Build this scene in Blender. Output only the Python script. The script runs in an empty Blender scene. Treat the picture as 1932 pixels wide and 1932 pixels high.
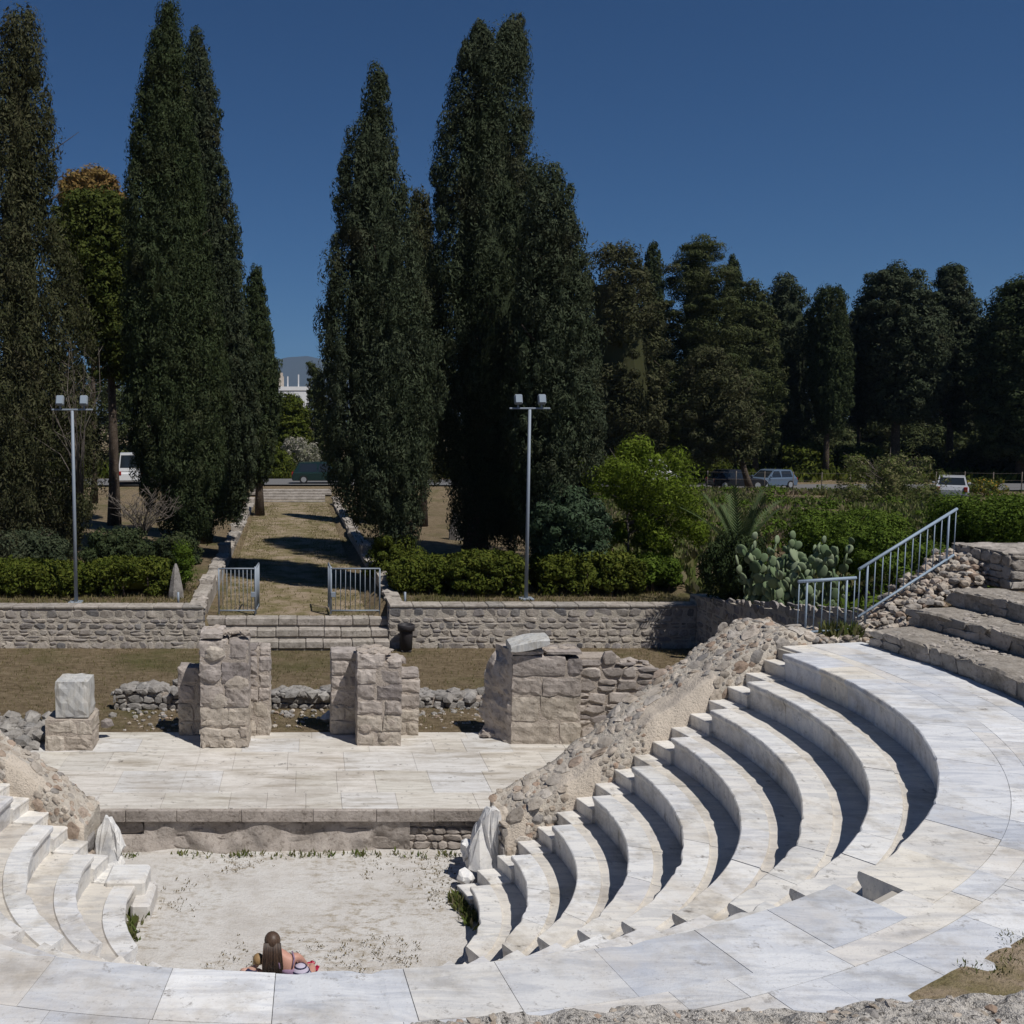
import bpy, bmesh, math, random
import numpy as np
from mathutils import Vector, Matrix
R = math.radians
rnd = random.Random(7)
rng = np.random.default_rng(11)
S = bpy.context.scene
COL = S.collection

# ------------------------------------------------------------------ camera, sky, sun, exposure
FPX, PPX, PITCH, H = 1897.2, 580.0, 0.0884, 7.489     # focal length etc. measured on a 1932 px square
cam = bpy.data.cameras.new('camera'); camo = bpy.data.objects.new('camera', cam); COL.objects.link(camo)
camo.location = (0, 0, H); camo.rotation_euler = (math.pi/2 - PITCH, 0, 0)
cam.sensor_width = 36; cam.lens = FPX/1932*36; cam.shift_x = (966-PPX)/1932
cam.clip_start = 0.1; cam.clip_end = 30000
S.camera = camo
SUN_AZ, SUN_EL = R(-49), R(58.5)
sv = Vector((math.cos(SUN_EL)*math.cos(SUN_AZ), math.cos(SUN_EL)*math.sin(SUN_AZ), math.sin(SUN_EL)))
w = bpy.data.worlds.new('World'); S.world = w; w.use_nodes = True
nt = w.node_tree; nt.nodes.clear()
sky = nt.nodes.new('ShaderNodeTexSky'); sky.sky_type = 'NISHITA'; sky.sun_disc = False
sky.sun_elevation = SUN_EL; sky.sun_rotation = math.atan2(sv.x, sv.y)
sky.altitude = 300; sky.air_density = 0.9; sky.dust_density = 0.15; sky.ozone_density = 4.0
bg = nt.nodes.new('ShaderNodeBackground'); bg.inputs['Strength'].default_value = 0.05
wo = nt.nodes.new('ShaderNodeOutputWorld')
pol = nt.nodes.new('ShaderNodeMix'); pol.data_type = 'RGBA'; pol.blend_type = 'MULTIPLY'; pol.inputs[0].default_value = 1
pol.inputs[7].default_value = (.26, .565, .85, 1)          # the lens's polariser deepens the blue
nt.links.new(sky.outputs[0], pol.inputs[6]); nt.links.new(pol.outputs[2], bg.inputs[0]); nt.links.new(bg.outputs[0], wo.inputs[0])
sl = bpy.data.lights.new('sun', 'SUN'); sl.energy = 4.2; sl.angle = R(0.53); sl.color = (1, 0.965, 0.91)
so = bpy.data.objects.new('sun', sl); COL.objects.link(so)
so.rotation_euler = (-sv).to_track_quat('-Z', 'Y').to_euler(); so.location = (20, -30, 50)
S.view_settings.view_transform = 'Standard'; S.view_settings.look = 'None'
S.view_settings.exposure = 0.0; S.view_settings.gamma = 1.0
S.render.engine = 'CYCLES'; S.cycles.use_denoising = True
S.cycles.max_bounces = 6; S.cycles.diffuse_bounces = 3; S.cycles.glossy_bounces = 2
S.cycles.transmission_bounces = 3; S.cycles.transparent_max_bounces = 4

_c, _s = math.cos(PITCH), math.sin(PITCH)
def at(X, Y, D):
    """world point at distance D in front of the camera for a spot measured on the photograph"""
    a = (X-PPX)/FPX; u = (966-Y)/FPX
    dy = _c+u*_s; dz = -_s+u*_c
    t = D/dy
    return Vector((a*t, D, H+dz*t))

# ------------------------------------------------------------------ helpers
def tag(o, label=None, cat=None, group=None, kind=None):
    if label: o['label'] = label
    if cat: o['category'] = cat
    if group: o['group'] = group
    if kind: o['kind'] = kind
    return o
def empty(name, loc, label, cat, group=None):
    o = bpy.data.objects.new(name, None); COL.objects.link(o); o.location = loc; o.empty_display_size = .2
    return tag(o, label, cat, group)
def link(name, me, mats, parent=None):
    o = bpy.data.objects.new(name, me); COL.objects.link(o)
    for m in (mats if isinstance(mats, (list, tuple)) else [mats]): me.materials.append(m)
    if parent is not None:
        o.parent = parent; o.matrix_parent_inverse = Matrix.Translation(-Vector(parent.matrix_world.translation if False else world_loc(parent)))
    return o
def world_loc(o):
    v = Vector(o.location)
    if o.parent is not None and o.type == 'EMPTY': v += world_loc(o.parent)
    return v
class MB:
    def __init__(s): s.v = []; s.f = []; s.m = []; s.sm = []
    def add(s, vs, fs, mi=0, smooth=False):
        b = len(s.v); s.v.extend([tuple(map(float, q)) for q in vs])
        for q in fs: s.f.append(tuple(b+int(i) for i in q)); s.m.append(mi); s.sm.append(smooth)
    def box(s, c, d, mi=0, ax=None, bev=0.0):
        """box centre c, full size d, optional axes (3 unit vectors), chamfer bev"""
        c = Vector(c); hx, hy, hz = d[0]/2, d[1]/2, d[2]/2
        A = ax or (Vector((1,0,0)), Vector((0,1,0)), Vector((0,0,1)))
        def P(x, y, z): return c+A[0]*x+A[1]*y+A[2]*z
        if bev <= 0:
            vs = [P(x, y, z) for z in (-hz, hz) for y in (-hy, hy) for x in (-hx, hx)]
            s.add(vs, [(0,2,3,1),(4,5,7,6),(0,1,5,4),(2,6,7,3),(0,4,6,2),(1,3,7,5)], mi); return
        b = min(bev, hx*.45, hy*.45, hz*.45)
        vs = []; idx = {}
        for sx in (-1, 1):
            for sy in (-1, 1):
                for sz in (-1, 1):
                    for k in range(3):
                        q = [sx*(hx-b), sy*(hy-b), sz*(hz-b)]; q[k] = (sx*hx, sy*hy, sz*hz)[k]
                        idx[(sx, sy, sz, k)] = len(vs); vs.append(P(*q))
        I = idx; fs = []
        for k in range(3):
            o1, o2 = [i for i in range(3) if i != k]
            for sg in (-1, 1):
                def key(a, b_):
                    t = [0,0,0]; t[k] = sg; t[o1] = a; t[o2] = b_; return I[(t[0], t[1], t[2], k)]
                fs.append((key(-1,-1), key(1,-1), key(1,1), key(-1,1)))
        for k in range(3):           # edges along axis k
            o1, o2 = [i for i in range(3) if i != k]
            for a in (-1, 1):
                for b_ in (-1, 1):
                    def key(e, kk):
                        t = [0,0,0]; t[k] = e; t[o1] = a; t[o2] = b_; return I[(t[0], t[1], t[2], kk)]
                    fs.append((key(-1,o1), key(1,o1), key(1,o2), key(-1,o2)))
        for sx in (-1, 1):
            for sy in (-1, 1):
                for sz in (-1, 1): fs.append(tuple(I[(sx, sy, sz, k)] for k in range(3)))
        s.add(vs, fs, mi)
    def tube(s, pts, rad, n=8, mi=0, cap=True, smooth=True):
        pts = [Vector(p) for p in pts]; rad = rad if isinstance(rad, (list, tuple)) else [rad]*len(pts)
        vs = []; prev = None
        for i, p in enumerate(pts):
            d = (pts[min(i+1, len(pts)-1)]-pts[max(i-1, 0)]).normalized()
            up = Vector((0,0,1)) if abs(d.z) < .9 else Vector((1,0,0))
            a = d.cross(up).normalized() if prev is None else (prev-d*prev.dot(d)).normalized()
            prev = a; b = d.cross(a)
            for k in range(n):
                t = 2*math.pi*k/n; vs.append(p+(a*math.cos(t)+b*math.sin(t))*rad[i])
        fs = [(i*n+k, i*n+(k+1) % n, (i+1)*n+(k+1) % n, (i+1)*n+k) for i in range(len(pts)-1) for k in range(n)]
        s.add(vs, fs, mi, smooth)
        if cap:
            b = len(s.v)-len(vs)
            s.f.append(tuple(b+k for k in range(n))[::-1]); s.m.append(mi); s.sm.append(False)
            s.f.append(tuple(b+(len(pts)-1)*n+k for k in range(n))); s.m.append(mi); s.sm.append(False)
    def lathe(s, c, prof, n=20, mi=0, smooth=True):
        c = Vector(c); vs = [c+Vector((r*math.cos(2*math.pi*k/n), r*math.sin(2*math.pi*k/n), z)) for r, z in prof for k in range(n)]
        fs = [(i*n+k, i*n+(k+1) % n, (i+1)*n+(k+1) % n, (i+1)*n+k) for i in range(len(prof)-1) for k in range(n)]
        s.add(vs, fs, mi, smooth)
        b = len(s.v)-len(vs)
        s.f.append(tuple(b+k for k in range(n))[::-1]); s.m.append(mi); s.sm.append(False)
        s.f.append(tuple(b+(len(prof)-1)*n+k for k in range(n))); s.m.append(mi); s.sm.append(False)
    def rock(s, c, r, mi=0, ax=None, rough=.22, lvl=1):
        V, F = ICO[lvl]
        q = V*(1+rng.normal(0, rough*.5, (len(V), 1)))
        for _ in range(4):          # planar facets
            n = rng.normal(0, 1, 3); n /= np.linalg.norm(n); d = rng.uniform(.55, .85)
            e = q@n; k = e > d; q[k] -= np.outer(e[k]-d, n)
        q = q*np.array(r)
        A = np.array([list(a) for a in ax]) if ax else rot3(rng.uniform(0, 6.28))
        q = q@A+np.array(list(c))
        s.add(q, F, mi, False)
    def build(s, name, mats, parent=None):
        me = bpy.data.meshes.new(name); me.from_pydata(s.v, [], s.f); me.update()
        me.polygons.foreach_set('material_index', s.m); me.polygons.foreach_set('use_smooth', s.sm)
        bm = bmesh.new(); bm.from_mesh(me); bmesh.ops.recalc_face_normals(bm, faces=bm.faces); bm.to_mesh(me); bm.free()
        return link(name, me, mats, parent)
def rot3(a):
    c, s_ = math.cos(a), math.sin(a); return np.array([[c, s_, 0], [-s_, c, 0], [0, 0, 1]])
ICO = {}
for L in (1, 2, 3):
    b_ = bmesh.new(); bmesh.ops.create_icosphere(b_, subdivisions=L, radius=1)
    b_.verts.ensure_lookup_table()
    ICO[L] = (np.array([list(v.co) for v in b_.verts]), [tuple(v.index for v in f.verts) for f in b_.faces]); b_.free()
def raw_mesh(name, V, Q, mats, parent=None, mi=None, smooth=False):
    V = np.asarray(V, np.float32); Q = np.asarray(Q, np.int32); k = Q.shape[1]
    me = bpy.data.meshes.new(name); me.vertices.add(len(V)); me.vertices.foreach_set('co', V.ravel())
    me.loops.add(Q.size); me.loops.foreach_set('vertex_index', Q.ravel())
    me.polygons.add(len(Q)); me.polygons.foreach_set('loop_start', np.arange(0, Q.size, k, dtype=np.int32))
    if mi is not None: me.polygons.foreach_set('material_index', np.asarray(mi, np.int32))
    if smooth: me.polygons.foreach_set('use_smooth', np.ones(len(Q), bool))
    me.update(calc_edges=True); me.validate()
    return link(name, me, mats, parent)

# value noise for geometry
_tab = rng.uniform(-1, 1, (64, 64, 64))
def noise3(P):
    P = np.atleast_2d(np.asarray(P, float)); i = np.floor(P).astype(int); f = P-i; f = f*f*(3-2*f); r = 0
    for dx in (0, 1):
        for dy in (0, 1):
            for dz in (0, 1):
                w_ = (f[:, 0] if dx else 1-f[:, 0])*(f[:, 1] if dy else 1-f[:, 1])*(f[:, 2] if dz else 1-f[:, 2])
                r = r+w_*_tab[(i[:, 0]+dx) % 64, (i[:, 1]+dy) % 64, (i[:, 2]+dz) % 64]
    return r
def n1(x, y=0, z=0): return float(noise3([[x, y, z]])[0])

# ------------------------------------------------------------------ materials
class N:
    def __init__(s, name, rough=.85, spec=.3):
        s.m = bpy.data.materials.new(name); s.m.use_nodes = True; s.t = s.m.node_tree
        s.b = s.t.nodes['Principled BSDF']; s.b.inputs['Roughness'].default_value = rough
        s.b.inputs['Specular IOR Level'].default_value = spec
    def n(s, ty, **kw):
        q = s.t.nodes.new(ty)
        for k, v in kw.items():
            if k in q.inputs: q.inputs[k].default_value = v
            else: setattr(q, k, v)
        return q
    def l(s, a, b): s.t.links.new(a, b)
    def pos(s): return s.n('ShaderNodeNewGeometry').outputs['Position']
    def island(s): return s.n('ShaderNodeNewGeometry').outputs['Random Per Island']
    def noise(s, scale, detail=5, rough=.6, vec=None, stretch=None, dist=0):
        q = s.n('ShaderNodeTexNoise', Scale=scale, Detail=detail, Roughness=rough, Distortion=dist)
        v = vec or s.pos()
        if stretch:
            mp = s.n('ShaderNodeMapping'); mp.inputs['Scale'].default_value = stretch[:3]
            if len(stretch) > 3: mp.inputs['Rotation'].default_value = (0, 0, stretch[3])
            s.l(v, mp.inputs['Vector']); v = mp.outputs[0]
        s.l(v, q.inputs['Vector']); return q.outputs['Fac']
    def ramp(s, fac, stops, interp='LINEAR'):
        q = s.n('ShaderNodeValToRGB'); e = q.color_ramp.elements; q.color_ramp.interpolation = interp
        while len(e) > 1: e.remove(e[-1])
        e[0].position = stops[0][0]; e[0].color = (*stops[0][1], 1)
        for p, c in stops[1:]:
            k = e.new(p); k.color = (*c, 1)
        s.l(fac, q.inputs[0]); return q.outputs[0]
    def mix(s, fac, a, b, mode='MIX'):
        q = s.n('ShaderNodeMix', data_type='RGBA', blend_type=mode)
        for sock, v in ((q.inputs[0], fac), (q.inputs[6], a), (q.inputs[7], b)):
            if isinstance(v, (int, float)): sock.default_value = v
            elif isinstance(v, tuple): sock.default_value = (*v, 1)
            else: s.l(v, sock)
        return q.outputs[2]
    def math(s, op, a, b=0.0):
        q = s.n('ShaderNodeMath', operation=op)
        for sock, v in ((q.inputs[0], a), (q.inputs[1], b)):
            if isinstance(v, (int, float)): sock.default_value = v
            else: s.l(v, sock)
        return q.outputs[0]
    def bump(s, h, strength=.5, dist=.02):
        q = s.n('ShaderNodeBump', Strength=strength, Distance=dist); s.l(h, q.inputs['Height']); s.l(q.outputs[0], s.b.inputs['Normal'])
    def col(s, c):
        if isinstance(c, tuple): s.b.inputs['Base Color'].default_value = (*c, 1)
        else: s.l(c, s.b.inputs['Base Color'])
        return s.m
def g3(v): return (v, v, v)

def mat_stone(name, cols, nscale=3.0, bump=.7, fine=14, lich=(.30,.28,.25), pits=True):
    m = N(name, .92, .15)
    k = len(cols); base = m.ramp(m.island(), [(i/(k-1), c) for i, c in enumerate(cols)])
    a = m.noise(nscale, 6, .65); b = m.noise(fine, 4, .7)
    c = m.mix(m.ramp(a, [(.38, g3(0)), (.62, g3(1))]), base, m.mix(1.0, base, lich, 'MULTIPLY'))
    c = m.mix(.45, base, c)
    c = m.mix(m.ramp(b, [(.30, g3(.85)), (.48, g3(0))]), c, m.mix(1.0, c, (.42,.40,.38), 'MULTIPLY'))
    c = m.mix(m.ramp(m.noise(fine*.7, 3, .6), [(.60, g3(0)), (.75, g3(.35))]), c, (.62,.58,.52))
    m.bump(m.math('ADD', m.math('MULTIPLY', a, .6), m.math('MULTIPLY', b, .5)), bump, .05)
    return m.col(c)
M = {}
# marble
def mat_marble(name, tints, dirt=.5, warm=(.56,.50,.42), stretch=(1.2,6,3), veinc=(.70,.72,.77), stk=(1,1,2)):
    m = N(name, .6, .35)
    base = m.ramp(m.island(), [(i/(len(tints)-1), c) for i, c in enumerate(tints)])
    vein = m.noise(.9, 8, .68, stretch=stretch, dist=1.3)
    c = m.mix(m.ramp(vein, [(.40, g3(.75)), (.56, g3(0))]), base, m.mix(1.0, base, veinc, 'MULTIPLY'))
    big = m.noise(.55, 6, .72)
    c = m.mix(m.ramp(big, [(.50, g3(0)), (.72, g3(dirt))]), c, warm)
    sp = m.noise(5.5, 6, .78)
    c = m.mix(m.ramp(sp, [(.585, g3(0)), (.70, g3(dirt*1.3))]), c, (.24,.22,.20))
    st = m.noise(1.6, 6, .7, stretch=stk)
    c = m.mix(m.ramp(st, [(.50, g3(0)), (.66, g3(dirt*.9))]), c, m.mix(1.0, c, (.62,.58,.52), 'MULTIPLY'))
    fs = m.noise(38, 3, .7)
    c = m.mix(m.ramp(fs, [(.60, g3(0)), (.74, g3(.55))]), c, (.30,.28,.26))
    m.bump(m.math('ADD', m.math('MULTIPLY', sp, .5), fs), .28, .012)
    return m.col(c)
M['marble'] = mat_marble('seat_marble', [(.68,.67,.66),(.77,.76,.74),(.66,.65,.63),(.75,.72,.67),(.62,.61,.61),(.80,.79,.77)], .85)
M['slab'] = mat_marble('walkway_marble', [(.53,.55,.59),(.76,.76,.76),(.64,.65,.67),(.82,.82,.82),(.79,.74,.65),(.56,.58,.62),(.73,.73,.74),(.69,.66,.62)], .70)
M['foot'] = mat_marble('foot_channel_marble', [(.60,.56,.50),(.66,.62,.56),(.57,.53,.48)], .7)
M['stagepave'] = mat_marble('stage_marble', [(.68,.64,.58),(.65,.62,.56),(.70,.66,.61),(.59,.56,.51),(.68,.67,.66),(.68,.64,.58)], 1.0, (.47,.43,.38), stretch=(1.0,7,3), veinc=(.72,.70,.67), stk=(.45,2.2,1))
M['whitestone'] = mat_marble('white_block_marble', [(.52,.51,.48),(.56,.55,.52)], .95, stretch=(4,4,1), stk=(7,7,1.2))
M['carved'] = mat_marble('carved_marble', [(.80,.78,.74),(.82,.80,.77)], .5, stretch=(3,3,3))
M['joint'] = N('joint_filler', .95).col((.40,.37,.33))
# masonry
M['wallstone'] = mat_stone('retaining_wall_stone', [(.30,.28,.27),(.45,.40,.35),(.20,.195,.20),(.52,.47,.41),(.33,.30,.28),(.56,.50,.43),(.32,.295,.29),(.47,.42,.36)])
M['pier'] = mat_stone('ruin_pier_stone', [(.38,.335,.305),(.50,.44,.39),(.31,.275,.26),(.56,.50,.45),(.42,.365,.33)], 2.2, .9, 11)
M['rubble'] = mat_stone('rubble_stone', [(.34,.30,.26),(.56,.49,.41),(.27,.255,.245),(.60,.53,.45),(.45,.38,.31),(.38,.28,.215),(.62,.56,.49),(.40,.37,.34)])
M['tier'] = mat_stone('upper_tier_stone', [(.44,.40,.35),(.37,.335,.30),(.50,.45,.40),(.33,.31,.285)], 3, .9, 10)
M['stagefront'] = mat_stone('stage_front_stone', [(.38,.335,.30),(.45,.40,.36),(.35,.31,.28)], 2.4, .8, 12)
M['grey'] = mat_stone('grey_ruin_stone', [(.26,.25,.24),(.36,.34,.32),(.30,.28,.26),(.42,.40,.37)])
def mat_mortar(name, a, b):
    m = N(name, .95, .1); n_ = m.noise(6, 6, .7); f = m.noise(30, 3, .7)
    m.bump(m.math('ADD', n_, f), .8, .04)
    c = m.mix(m.ramp(n_, [(.35, g3(0)), (.65, g3(1))]), a, b)
    return m.col(m.mix(m.ramp(f, [(.32, g3(.6)), (.45, g3(0))]), c, (.20,.17,.14)))
M['mortar'] = mat_mortar('mortar', (.56,.51,.44), (.44,.39,.33))
M['mortar_p'] = mat_mortar('pier_mortar', (.48,.42,.36), (.40,.34,.29))
M['plaster'] = mat_mortar('old_plaster', (.62,.54,.45), (.55,.48,.40))
M['darkmortar'] = mat_mortar('dark_mortar', (.30,.27,.24), (.22,.20,.18))
# ground
def mat_ground():
    m = N('dry_grass_ground', .95, .1)
    a = m.noise(.35, 6, .65); b = m.noise(3.5, 6, .7, stretch=(1,2.2,1)); f = m.noise(22, 4, .75)
    c = m.ramp(b, [(.30, (.115,.085,.052)), (.48, (.20,.152,.095)), (.62, (.27,.21,.135)), (.75, (.36,.30,.21))])
    g = m.ramp(f, [(.3, (.055,.062,.018)), (.7, (.12,.125,.04))])
    c = m.mix(m.ramp(a, [(.50, g3(0)), (.66, g3(.7))]), c, g)
    c = m.mix(m.ramp(f, [(.28, g3(.75)), (.5, g3(0))]), c, m.mix(1.0, c, (.4,.4,.35), 'MULTIPLY'))
    m.bump(m.math('ADD', b, f), .9, .08)
    return m.col(c)
M['ground'] = mat_ground()
def mat_path():
    m = N('dirt_path', .95, .1)
    b = m.noise(1.3, 6, .7); f = m.noise(18, 4, .75)
    c = m.ramp(b, [(.32, (.115,.105,.045)), (.46, (.20,.165,.09)), (.58, (.30,.235,.165)), (.7, (.36,.29,.22))])
    c = m.mix(m.ramp(f, [(.3, g3(.7)), (.5, g3(0))]), c, m.mix(1.0, c, (.45,.42,.35), 'MULTIPLY'))
    m.bump(f, .7, .05); return m.col(c)
M['path'] = mat_path()
def mat_orch():
    m = N('orchestra_gravel', .95, .1)
    a = m.noise(.8, 6, .7); b = m.noise(4.5, 7, .72, stretch=(1,1.8,1)); f = m.noise(24, 3, .75)
    c = m.ramp(a, [(.3, (.46,.43,.395)), (.5, (.56,.535,.505)), (.7, (.62,.605,.58))])
    k = m.math('MULTIPLY', m.ramp(b, [(.485, g3(0)), (.63, g3(.9))]), m.ramp(m.noise(.55, 3, .5), [(.40, g3(.25)), (.56, g3(1))]))
    c = m.mix(k, c, m.ramp(f, [(.38, (.20,.155,.095)), (.58, (.38,.33,.26))]))
    c = m.mix(m.ramp(f, [(.60, g3(0)), (.72, g3(.6))]), c, (.27,.24,.20))
    m.bump(m.math('ADD', b, f), .6, .03); return m.col(c)
M['orch'] = mat_orch()
def mat_asphalt():
    m = N('asphalt', .9, .2); f = m.noise(40, 3, .7); return m.col(m.ramp(f, [(.3, (.10,.10,.105)), (.7, (.19,.185,.18))]))
M['asphalt'] = mat_asphalt()
M['paint'] = N('road_paint', .8).col((.6,.6,.58))
# plants
def mat_leaf(name, cols, rough=.8, trans=.12, brown=None):
    m = N(name, rough, .06)
    c = m.ramp(m.island(), [(i/(len(cols)-1), q) for i, q in enumerate(cols)])
    v = m.noise(.35, 3, .6)
    c = m.mix(m.ramp(v, [(.35, g3(0)), (.65, g3(.6))]), c, m.mix(1.0, c, (.72,.78,.62), 'MULTIPLY'))
    if brown: c = m.mix(m.ramp(m.noise(.55, 4, .65), [(.56, g3(0)), (.70, g3(.75))]), c, brown)
    m.col(c)
    tr = m.n('ShaderNodeBsdfTranslucent'); m.l(c, tr.inputs[0])
    mx = m.n('ShaderNodeMixShader', Fac=trans); out = m.t.nodes['Material Output']
    m.l(m.b.outputs[0], mx.inputs[1]); m.l(tr.outputs[0], mx.inputs[2]); m.l(mx.outputs[0], out.inputs['Surface'])
    return m.m
M['cyp'] = mat_leaf('cypress_foliage', [(.026,.040,.017),(.046,.062,.027),(.066,.080,.038),(.036,.052,.024)], brown=(.060,.058,.028))
M['cypb'] = mat_leaf('bluish_cypress_foliage', [(.030,.042,.024),(.052,.066,.038),(.076,.088,.052),(.040,.054,.031)], brown=(.070,.064,.036))
M['cypbrown'] = mat_leaf('brownish_conifer_foliage', [(.038,.044,.020),(.068,.070,.034),(.090,.086,.046),(.046,.054,.023)], brown=(.088,.076,.043))
M['pine'] = mat_leaf('pine_foliage', [(.034,.046,.018),(.062,.074,.030),(.088,.096,.042),(.048,.060,.024)], brown=(.085,.075,.040))
M['olivepine'] = mat_leaf('yellow_green_foliage', [(.035,.050,.010),(.065,.080,.018),(.090,.10,.025)])
M['orange'] = mat_leaf('orange_foliage', [(.20,.115,.040),(.27,.17,.062),(.17,.13,.045),(.23,.13,.05)])
M['hedge'] = mat_leaf('hedge_foliage', [(.045,.062,.010),(.075,.095,.016),(.115,.125,.022),(.055,.072,.012)])
M['bright'] = mat_leaf('bright_green_foliage', [(.075,.115,.010),(.125,.175,.018),(.17,.215,.032),(.06,.085,.012)], trans=.3)
M['midgreen'] = mat_leaf('mid_green_foliage', [(.05,.085,.012),(.085,.13,.018),(.12,.165,.028)], trans=.2)
M['bluegreen'] = mat_leaf('blue_green_foliage', [(.035,.060,.030),(.060,.090,.050),(.085,.115,.070)])
M['weed'] = mat_leaf('weed_foliage', [(.07,.10,.022),(.13,.155,.045),(.20,.18,.09),(.095,.13,.032),(.24,.20,.13)], trans=.25)
M['drytuft'] = mat_leaf('dry_tuft', [(.16,.12,.06),(.22,.17,.10),(.12,.10,.045)], trans=.1)
M['drystalk'] = mat_leaf('dry_stalks', [(.28,.21,.16),(.20,.15,.10),(.34,.27,.21),(.14,.13,.06)], trans=.1)
M['drygrass'] = mat_leaf('dry_grass_blades', [(.20,.15,.08),(.12,.12,.035),(.28,.22,.13),(.09,.10,.025)], trans=.2)
M['palmleaf'] = mat_leaf('palm_frond', [(.07,.10,.045),(.11,.14,.065)])
M['darkfeather'] = mat_leaf('dark_feathery_foliage', [(.03,.045,.018),(.055,.075,.03)])
M['blossom'] = mat_leaf('white_blossom', [(.42,.38,.34),(.30,.28,.24),(.10,.12,.05),(.5,.45,.40)])
M['flower'] = mat_leaf('orange_flowers', [(.45,.24,.03),(.09,.13,.03),(.12,.15,.035),(.10,.13,.03)])
M['bark'] = mat_stone('tree_bark', [(.085,.065,.048),(.11,.085,.065)], 3, .9, 16)
M['barkgrey'] = mat_stone('grey_bark', [(.17,.145,.125),(.21,.18,.155)], 3, .9, 16)
M['cactus'] = mat_leaf('cactus_pad', [(.13,.18,.10),(.20,.25,.15),(.28,.32,.22),(.09,.13,.07)], trans=.02)
# made things
def mat_plain(name, c, rough=.5, spec=.5, metal=0.0):
    m = N(name, rough, spec); m.b.inputs['Metallic'].default_value = metal
    v = m.noise(5, 4, .7); m.bump(m.noise(60, 2, .6), .06, .004)
    return m.col(m.mix(m.ramp(v, [(.35, g3(0)), (.65, g3(.25))]), c, tuple(q*.78 for q in c)))
M['galv'] = mat_plain('galvanised_steel', (.27,.31,.36), .6, .35, .1)
M['railpaint'] = mat_plain('blue_grey_rail_paint', (.27,.34,.42), .55, .4)
M['lampglass'] = mat_plain('floodlight_glass', (.28,.33,.38), .2, .5)
M['lampcase'] = mat_plain('floodlight_case', (.24,.27,.30), .5, .4)
M['bin'] = mat_plain('litter_bin_plastic', (.035,.032,.035), .6, .3)
M['white'] = mat_plain('white_render', (.80,.80,.80), .9, .2)
M['shutter'] = mat_plain('dark_window', (.08,.09,.10), .2, .5)
M['glass'] = mat_plain('car_glass', (.02,.025,.03), .06, .7)
M['tyre'] = mat_plain('tyre_rubber', (.02,.02,.02), .85, .2)
M['rim'] = mat_plain('wheel_rim', (.45,.46,.47), .35, .6, .5)
M['red'] = mat_plain('tail_light_red', (.28,.015,.015), .25, .5)
M['lens'] = mat_plain('headlight_lens', (.6,.62,.65), .1, .7)
M['carg'] = mat_plain('dark_green_car_paint', (.012,.030,.028), .2, .6)
M['card'] = mat_plain('dark_car_paint', (.02,.022,.028), .2, .6)
M['carb'] = mat_plain('blue_grey_car_paint', (.10,.14,.20), .25, .6)
M['carw'] = mat_plain('white_car_paint', (.70,.71,.72), .25, .6)
M['cars'] = mat_plain('silver_car_paint', (.52,.53,.55), .25, .6, .2)
M['skin'] = mat_plain('sunburnt_skin', (.50,.27,.21), .55, .35)
M['skin2'] = mat_plain('pale_skin', (.55,.33,.26), .55, .35)
def mat_hair():
    m = N('dark_brown_hair', .5, .4); a = m.noise(30, 3, .6, stretch=(3,3,.25)); return m.col(m.ramp(m.math('ADD', m.math('MULTIPLY', a, .6), m.math('MULTIPLY', m.island(), .4)), [(.3, (.016,.010,.008)), (.5, (.045,.026,.018)), (.72, (.10,.062,.042))]))
M['hair'] = mat_hair()
M['blond'] = mat_plain('blond_hair', (.30,.19,.09), .6, .3)
M['dress'] = mat_plain('violet_top', (.28,.19,.28), .8, .2)
M['stripe'] = mat_plain('striped_cloth', (.48,.44,.54), .85, .2)
M['navy'] = mat_plain('navy_cloth', (.03,.03,.07), .85, .2)
M['redcloth'] = mat_plain('red_plastic', (.42,.02,.06), .4, .4)
M['hill'] = N('hill_scrub', .95, .05).col((.055,.06,.05))

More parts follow.
